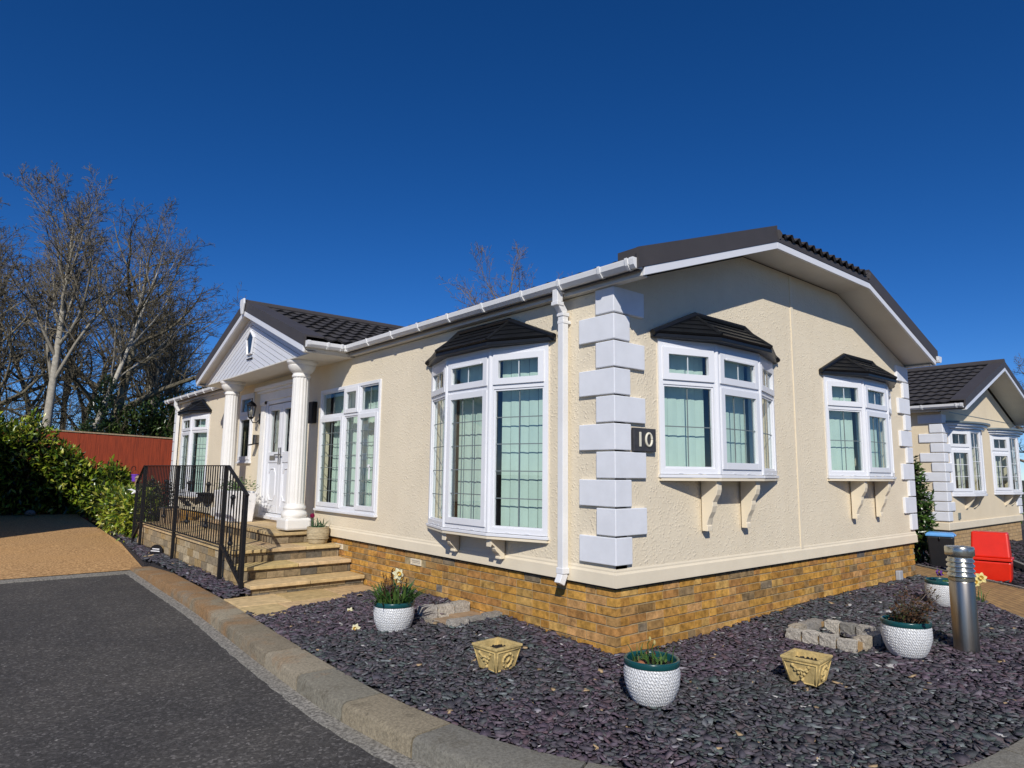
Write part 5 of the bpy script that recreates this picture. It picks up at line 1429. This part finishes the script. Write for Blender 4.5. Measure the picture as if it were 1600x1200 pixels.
        bl = MB(); slats(bl, gab, a+.12, a+.42, z0+.05, z1-.05, -.3, .06, 30); slats(bl, gab, b-.5, b-.1, z0+.05, z1-.05, -.3, .06, 30)
        tag(build('net_curtain', bl, M['curtain']), 'pale curtain inside the %s white bow window of the next home' % ('left' if c < xm else 'right'), 'curtain')
        for k in (-.25, .25):
            m = MB(); m.prism([(c+k, y0, z0-.06), (c+k, y0-.2, z0-.06), (c+k, y0-.06, z0-.28), (c+k, y0, z0-.32)], (.06, 0, 0)); build('corbel', m, M['trimcream'], bw)
    return h
simple_home('cream park home next door with a steep gable and two white bow windows', 10.92, .98, 5.2, 12, .43, 2.76, .375, -.06)
simple_home('cream park home left of the tan driveway, shading the drive and hedge', -10.62, 13.35, 6.3, 13, .55, 3.02, .335, -.08, False)
simple_home('cream park home across the road behind the viewpoint, left one', -17.5, -30, 6.3, 12, .5, 3.0, .335, -.1, False)
simple_home('cream park home across the road behind the viewpoint, right one', -4.5, -31, 6.3, 12, .5, 3.0, .335, -.1, False)
fv = MB(); fv.box(11.49, 11.59, .955, .98, .62, .75); t = thing('wall_vent', 'small grey vent low on the next home beside its white quoins', 'vent', (11.54, .96, .62)); build('grille', fv, M['lead'], t)

# ------------------------------------------------------------------ foliage
def leaf_cloud(n, blobs, seed, L, cols, out=.6, shell=(.72, 1.06), zmin=0.02, wd=.38):
    r = np.random.default_rng(seed)
    wts_ = np.array([b[3]*b[4]+b[4]*b[5]+b[3]*b[5] for b in blobs]); idx = r.choice(len(blobs), n, p=wts_/wts_.sum())
    B = np.array(blobs)[idx]
    d = r.normal(0, 1, (n, 3)); d /= np.linalg.norm(d, axis=1)[:, None]
    lump = 1+.10*np.sin(d[:, 0]*7+idx)*np.cos(d[:, 2]*6+idx*2)
    p = B[:, :3]+d*B[:, 3:]*(r.uniform(*shell, n)*lump)[:, None]
    k = p[:, 2] > zmin; p = p[k]; d = d[k]; n = len(p)
    a = d*out+r.normal(0, .55, (n, 3)); a[:, 2] += .1; a /= np.linalg.norm(a, axis=1)[:, None]
    u = r.normal(0, 1, (n, 3)); u[:, 2] += 1.7; s = np.cross(a, u); s /= np.linalg.norm(s, axis=1)[:, None]+1e-9; nn = np.cross(s, a)
    l = L*r.uniform(.7, 1.25, n); w_ = l*wd
    P0 = p; P1 = p+a*(l*.5)[:, None]-s*(w_/2)[:, None]+nn*(w_*.18)[:, None]; P2 = p+a*l[:, None]-nn*(l*.12)[:, None]; P3 = p+a*(l*.5)[:, None]+s*(w_/2)[:, None]+nn*(w_*.18)[:, None]; PM = p+a*(l*.5)[:, None]
    v = np.stack([P0, P1, PM, P3, P2], 1).reshape(-1, 3)
    loops = (np.arange(n)[:, None]*5+np.array([0, 1, 2, 0, 2, 3, 1, 4, 2, 2, 4, 3])[None, :]).ravel(); sizes = np.full(4*n, 3)
    c = np.array(cols)[r.choice(len(cols), n)]*r.uniform(.75, 1.3, n)[:, None]
    return v, loops, sizes, np.repeat(c, 4, 0)
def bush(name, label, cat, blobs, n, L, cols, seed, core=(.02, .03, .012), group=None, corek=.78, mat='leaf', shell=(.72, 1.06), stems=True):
    b0 = blobs[0]
    t = thing(name, label, cat, (b0[0], b0[1], 0), 0, group)
    v, lo, sz, cc = leaf_cloud(n, blobs, seed, L, cols, shell=shell)
    v = v-np.array([b0[0], b0[1], 0])
    me = np_mesh('leaves', v, lo, sz, M[mat], cc); o = bpy.data.objects.new('leaves', me); COL.objects.link(o); o.parent = t
    # dense woody inside
    r = random.Random(seed); m = MB()
    for (x, y, z, a, b, c) in blobs:
        for k in range(int(26*max(a, b)/.5)):
            th = r.uniform(0, 2*PI); rr = math.sqrt(r.random())*.8; q0 = V((x+rr*.5*a*math.cos(th), y+rr*.5*b*math.sin(th), max(0, z-c))); ph = r.uniform(0, 1)
            q1 = V((x+rr*a*math.cos(th), y+rr*b*math.sin(th), z+c*r.uniform(-.3, .8)*math.sqrt(max(.05, 1-rr*rr))))
            m.path([q0, q0.lerp(q1, .5)+V((r.uniform(-.05, .05), r.uniform(-.05, .05), 0)), q1], [.016, .011, .005], 4, (.06, .045, .03), False)
    build('stems', m, M['twig'], t, recalc=False)
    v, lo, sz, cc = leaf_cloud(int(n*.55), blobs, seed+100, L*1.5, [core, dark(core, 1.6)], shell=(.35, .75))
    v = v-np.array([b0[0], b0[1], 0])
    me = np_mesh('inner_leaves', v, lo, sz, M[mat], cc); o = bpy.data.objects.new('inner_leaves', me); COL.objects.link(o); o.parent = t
    return t
LAUR = [(.16, .24, .018), (.21, .29, .022), (.27, .33, .03), (.10, .17, .016), (.33, .36, .035), (.06, .12, .016), (.42, .42, .08), (.04, .08, .012)]
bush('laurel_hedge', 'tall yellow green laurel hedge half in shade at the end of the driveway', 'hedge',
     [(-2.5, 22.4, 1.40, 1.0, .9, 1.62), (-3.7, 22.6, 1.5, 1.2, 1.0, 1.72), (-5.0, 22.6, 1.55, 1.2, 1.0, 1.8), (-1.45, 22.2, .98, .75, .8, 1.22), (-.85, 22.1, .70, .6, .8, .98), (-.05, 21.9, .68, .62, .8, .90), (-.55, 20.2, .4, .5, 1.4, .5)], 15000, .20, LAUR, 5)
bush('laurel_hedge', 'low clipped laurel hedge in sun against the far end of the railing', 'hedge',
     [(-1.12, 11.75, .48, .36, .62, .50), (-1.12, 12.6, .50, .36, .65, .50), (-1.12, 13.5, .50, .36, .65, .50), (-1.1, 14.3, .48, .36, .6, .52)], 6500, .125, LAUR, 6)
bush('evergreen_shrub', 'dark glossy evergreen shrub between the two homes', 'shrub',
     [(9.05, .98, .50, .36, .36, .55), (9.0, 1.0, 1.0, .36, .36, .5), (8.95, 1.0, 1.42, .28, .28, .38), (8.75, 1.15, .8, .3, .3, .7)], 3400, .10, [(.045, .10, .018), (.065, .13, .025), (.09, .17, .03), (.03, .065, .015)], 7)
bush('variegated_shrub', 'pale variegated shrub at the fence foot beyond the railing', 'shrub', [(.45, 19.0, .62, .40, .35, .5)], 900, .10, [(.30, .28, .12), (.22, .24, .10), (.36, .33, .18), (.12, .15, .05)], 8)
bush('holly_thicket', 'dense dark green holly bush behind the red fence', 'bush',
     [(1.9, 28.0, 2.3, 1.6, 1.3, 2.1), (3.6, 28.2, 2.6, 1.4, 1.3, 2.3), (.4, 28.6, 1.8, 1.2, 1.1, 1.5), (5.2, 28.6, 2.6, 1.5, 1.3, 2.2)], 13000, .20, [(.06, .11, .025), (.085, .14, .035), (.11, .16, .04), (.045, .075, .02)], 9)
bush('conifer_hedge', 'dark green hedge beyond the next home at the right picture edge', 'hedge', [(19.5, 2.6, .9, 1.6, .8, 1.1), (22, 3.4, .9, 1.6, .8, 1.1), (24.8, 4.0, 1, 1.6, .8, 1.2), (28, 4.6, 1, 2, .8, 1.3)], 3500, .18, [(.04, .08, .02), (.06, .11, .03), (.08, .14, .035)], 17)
t = thing('feeder_pole', 'purple bucket hanging from a black crook pole before the red fence', 'garden pole', (.30, 21.0, 0))
m = MB(); m.path([(0, 0, 0), (0, 0, 1.42), (.03, 0, 1.5), (.10, 0, 1.52), (.13, 0, 1.46), (.13, 0, 1.40)], .012, 6); build('pole', m, M['iron'], t, local=True)
m = MB(); m.lathe([(.085, 1.03), (.105, 1.23), (.115, 1.23), (.115, 1.26), (.10, 1.26), (.08, 1.06)], (.13, 0, 0), 20); build('bucket', m, M['purple'], t, local=True, auto=40)
m = MB(); m.path([(.13-.105*math.cos(a), 0, 1.25+.14*math.sin(a)) for a in [PI*k/10 for k in range(11)]], .005, 4); build('handle', m, M['iron'], t, local=True)
t = thing('timber_post', 'short pale timber post beside the variegated shrub', 'post', (.05, 18.6, 0)); m = MB(); m.box(-.05, .05, -.05, .05, 0, 1.16); build('shaft', m, M['timber'], t, local=True, bevel=.006)
m = MB(); m.loft([[V((x, y, 1.161)) for x, y in ((-.07, -.07), (.07, -.07), (.07, .07), (-.07, .07))], [V((x, y, 1.24)) for x, y in ((-.02, -.02), (.02, -.02), (.02, .02), (-.02, .02))]]); build('cap', m, M['timber'], t, local=True)
for (x, y, lb_) in ((-3.3, 21.2, 'pale rounded stone at the hedge foot near the left picture edge'), (-2.25, 21.2, 'pale rounded stone at the hedge foot, middle of the shaded drive end')):
    m = MB(); m.lathe([(.001, 0), (.12, .02), (.15, .07), (.10, .15), (.001, .18)], (x, y, 0), 14)
    tag(build('garden_stone', m, M['sett'] if False else M['concrete'], smooth=True), lb_, 'stone')

# red fence: one run of panels with capping
t = thing('timber_fence', 'tall red stained board fence with a pale capping rail', 'fence', (0, 24.6, 0))
m = MB(); rf_ = random.Random(4); x = -7.5
def ftop(x): return 2.66-.036*(x-.3)
while x < 7:
    wq = .125; j = rf_.uniform(-.006, .006); m.prism([(x, 24.6+j, 0), (x+wq-.002, 24.6+j, 0), (x+wq-.002, 24.6+j, ftop(x)), (x, 24.6+j, ftop(x))], (0, .022, 0)); x += wq
build('board_panel', m, M['redwood'], t)
m = MB(); x = -7.5
while x < 7: m.obox((x, 24.57, ftop(x)+.002), (1.795, 0, -.036*1.795), (0, .08, 0), (0, 0, .05)); x += 1.8
build('capping', m, M['timber'], t)
x = -7.5
while x < 7: m = MB(); m.box(x-.05, x+.05, 24.63, 24.73, 0, ftop(x)-.03); build('post', m, M['timber'], t); x += 1.8

# ------------------------------------------------------------------ bare trees
def tree(name, label, base, Ht, r0, seed, style='oak', lean=(0, 0), group=None, fork=None, twigcol=(.115, .10, .07), barkcol=(.26, .23, .165), maxlev=4, dens=1.0, spread=1.0):
    rg_ = random.Random(seed); T, Cn = MB(), MB()
    birch = style == 'birch'
    nch = [int(13*dens), int(8*dens), int(7*dens), int(5*dens)]
    ang = [(38, 62), (30, 60), (30, 65), (25, 60)] if not birch else [(20, 40), (22, 45), (25, 55), (25, 60)]
    ratio = [.62 if not birch else .50, .55, .52, .55]
    t0 = [.28 if not birch else .38, .2, .15, .1]
    def grow(p, d, L, r, lev):
        ns = [10, 6, 4, 3, 2][lev]; pts = [p.copy()]; dirs = [d.copy()]
        wander = [.06, .16, .20, .24, .28][lev]*(1.25 if not birch else (.2 if lev == 0 else .8)); trop = [.02, .05, .06, .05, .03][lev]*(1.6 if birch else 1)
        q = p.copy()
        for i in range(ns):
            d = (d+V((rg_.gauss(0, wander), rg_.gauss(0, wander), rg_.gauss(0, wander)*.6+trop))).normalized()
            q = q+d*(L/ns); pts.append(q.copy()); dirs.append(d.copy())
        rad = [max(.0065, r*(1-i/ns)**.8+r*.12) for i in range(ns+1)]
        tgt = T if lev <= 1 else Cn
        if birch:
            if lev == 0: c = barkcol
            elif lev == 1: c = tuple(.55*a+.45*b for a, b in zip(barkcol, twigcol))
            else: c = twigcol
        else:
            c = barkcol if lev == 0 else (tuple(.6*a+.4*b for a, b in zip(barkcol, twigcol)) if lev == 1 else twigcol)
        k = rg_.uniform(.8, 1.15); c = tuple(x*k for x in c)
        tgt.path(pts, rad, [9, 6, 4, 3, 3][lev], c, False)
        if lev < maxlev:
            n = nch[lev]; az0 = rg_.uniform(0, 6.28)
            for j in range(n):
                u = t0[lev]+(1-t0[lev])*((j+rg_.random())/n)
                f = u*ns; i = min(int(f), ns-1); pp_ = pts[i].lerp(pts[i+1], f-i); dd = dirs[i+1]
                a = R(rg_.uniform(*ang[lev]))*spread*(1.15-.35*u); az = az0+j*2.4+rg_.uniform(-.5, .5)
                o1 = dd.orthogonal().normalized(); o2 = dd.cross(o1)
                nd = (dd*math.cos(a)+(o1*math.cos(az)+o2*math.sin(az))*math.sin(a)).normalized()
                if nd.z < -.15: nd.z *= -.3
                cl = L*ratio[lev]*(1.12-.62*u)*rg_.uniform(.7, 1.2)
                grow(pp_, nd, cl, max(.0065, rad[i]*rg_.uniform(.42, .62)), lev+1)
    b = V((base[0], base[1], -.2))
    d0 = V((lean[0], lean[1], 1)).normalized()
    if fork:
        for (fx, fy, k) in fork: grow(b, V((fx, fy, 1)).normalized(), Ht*k, r0*k, 0)
    else: grow(b, d0, Ht, r0, 0)
    t = thing(name, label, 'tree', (base[0], base[1], 0), 0, group)
    build('trunk', T, M['bark'], t, recalc=False, smooth=True); build('crown', Cn, M['twig'], t, recalc=False)
    return t
BT = (.36, .33, .27)
tree('birch_tree', 'tall bare silver birch, the highest crown at the left', (-1.78, 25.84), 10.8, .17, 6, 'birch', barkcol=BT, lean=(.035, .0), dens=1.15, spread=1.1, twigcol=(.15, .13, .095))
tree('birch_tree', 'slim pale birch leaning right with an ivy covered foot', (-1.25, 25.2), 10.4, .12, 8, 'birch', barkcol=(.42, .39, .33), lean=(.33, .05), dens=.75, twigcol=(.15, .13, .095))
tree('oak_tree', 'bare spreading oak with a crooked brown trunk behind the red fence', (.55, 28.6), 10.6, .25, 14, 'oak', lean=(.10, .03), barkcol=(.22, .19, .13), dens=1.05, spread=1.12, twigcol=(.115, .10, .068))
tree('bare_tree', 'bare tree with low boughs at the left picture edge', (-3.3, 29.5), 9.6, .17, 21, 'oak', dens=.95, lean=(-.05, 0))
wood = tree('bare_tree', 'bare grey tree in the wood behind the red fence', (.4, 36.5), 9.6, .16, 31, 'oak', dens=.95, group='bare trees in the wood')
wood2 = tree('bare_tree', 'bare grey tree in the wood behind the red fence', (3.4, 33.0), 9.0, .13, 35, 'birch', dens=.95, group='bare trees in the wood', barkcol=(.3, .27, .21))
rw_ = random.Random(77)
for k, (x, y, s) in enumerate([(-2.6, 36, 1.05), (5.0, 36, 1.0), (-5.5, 34, 1.25), (1.6, 41, 1.3), (4.2, 33.5, .85), (-1.2, 33.5, .95), (2.6, 31.0, .9), (-4.2, 31, 1.0), (.2, 39, 1.25), (-3.6, 40, 1.3), (3.6, 38.5, 1.15)]):
    c = copy_tree(wood if k % 2 else wood2); c.location = (x, y, 0); c.rotation_euler = (0, 0, rw_.uniform(0, 6.28)); c.scale = (s*1.05, s*1.05, s)
far1 = tree('bare_tree', 'bare tree top rising behind the long eaves, left of two', (20.6, 27.6), 12.0, .24, 41, 'oak', dens=.9, spread=.8, twigcol=(.16, .125, .095))
tree('bare_tree', 'bare tree top rising behind the long eaves, right of two', (23.6, 28.4), 11.6, .22, 47, 'oak', dens=.85, spread=.8, twigcol=(.16, .125, .095))
tree('bare_tree', 'bare tree at the right picture edge behind the next home', (48.5, 7.2), 7.2, .22, 53, 'oak', dens=1.0, twigcol=(.12, .10, .08))
# ivy up the leaning birch and twiggy undergrowth
v, lo, sz, cc = leaf_cloud(2600, [(-1.2+.33*z*.9, 25.2, z, .26, .26, .7) for z in (.6, 1.5, 2.4, 3.3, 4.2)], 61, .13, [(.02, .045, .012), (.03, .06, .018), (.015, .03, .01)])
me = np_mesh('ivy', v, lo, sz, M['leaf'], cc); o = bpy.data.objects.new('ivy', me); COL.objects.link(o); tag(o, 'dark ivy climbing the foot of the leaning birch', 'ivy')
m = MB(); ru = random.Random(91)
for k in range(1500):
    x = ru.uniform(-9, 13); y = ru.uniform(27, 41); h = ru.uniform(1.6, 5.6); p0 = V((x, y, -.2)); d = V((ru.gauss(0, .22), ru.gauss(0, .22), 1)).normalized(); c = ru.choice([(.09, .075, .05), (.12, .10, .07), (.07, .06, .035), (.10, .09, .05)])
    q = [p0]
    for i in range(4): d = (d+V((ru.gauss(0, .16), ru.gauss(0, .16), 0))).normalized(); q.append(q[-1]+d*h/4)
    m.path(q, [.016, .013, .010, .008, .006], 3, c, False)
    for i in range(9):
        b = q[ru.randint(1, 4)]; d2 = V((ru.gauss(0, .7), ru.gauss(0, .7), ru.uniform(.2, 1))).normalized(); l = h*ru.uniform(.15, .4)
        m.path([b, b+d2*l*.5+V((0, 0, .04)), b+d2*l], [.008, .007, .006], 3, c, False)
o = build('undergrowth', m, M['twig'], recalc=False); tag(o, 'tangle of bare brown undergrowth behind the red fence', 'undergrowth', kind='stuff')
# leaf litter bank at the wood edge
m = MB(); m.add([(-60, 26, -.2), (60, 26, -.2), (60, 46, .9), (90, 90, 4.5), (-60, 90, 4.5), (-60, 46, .9)], [(0, 1, 2, 5), (5, 2, 3, 4)])
struct('terrain', m, M['ground'])
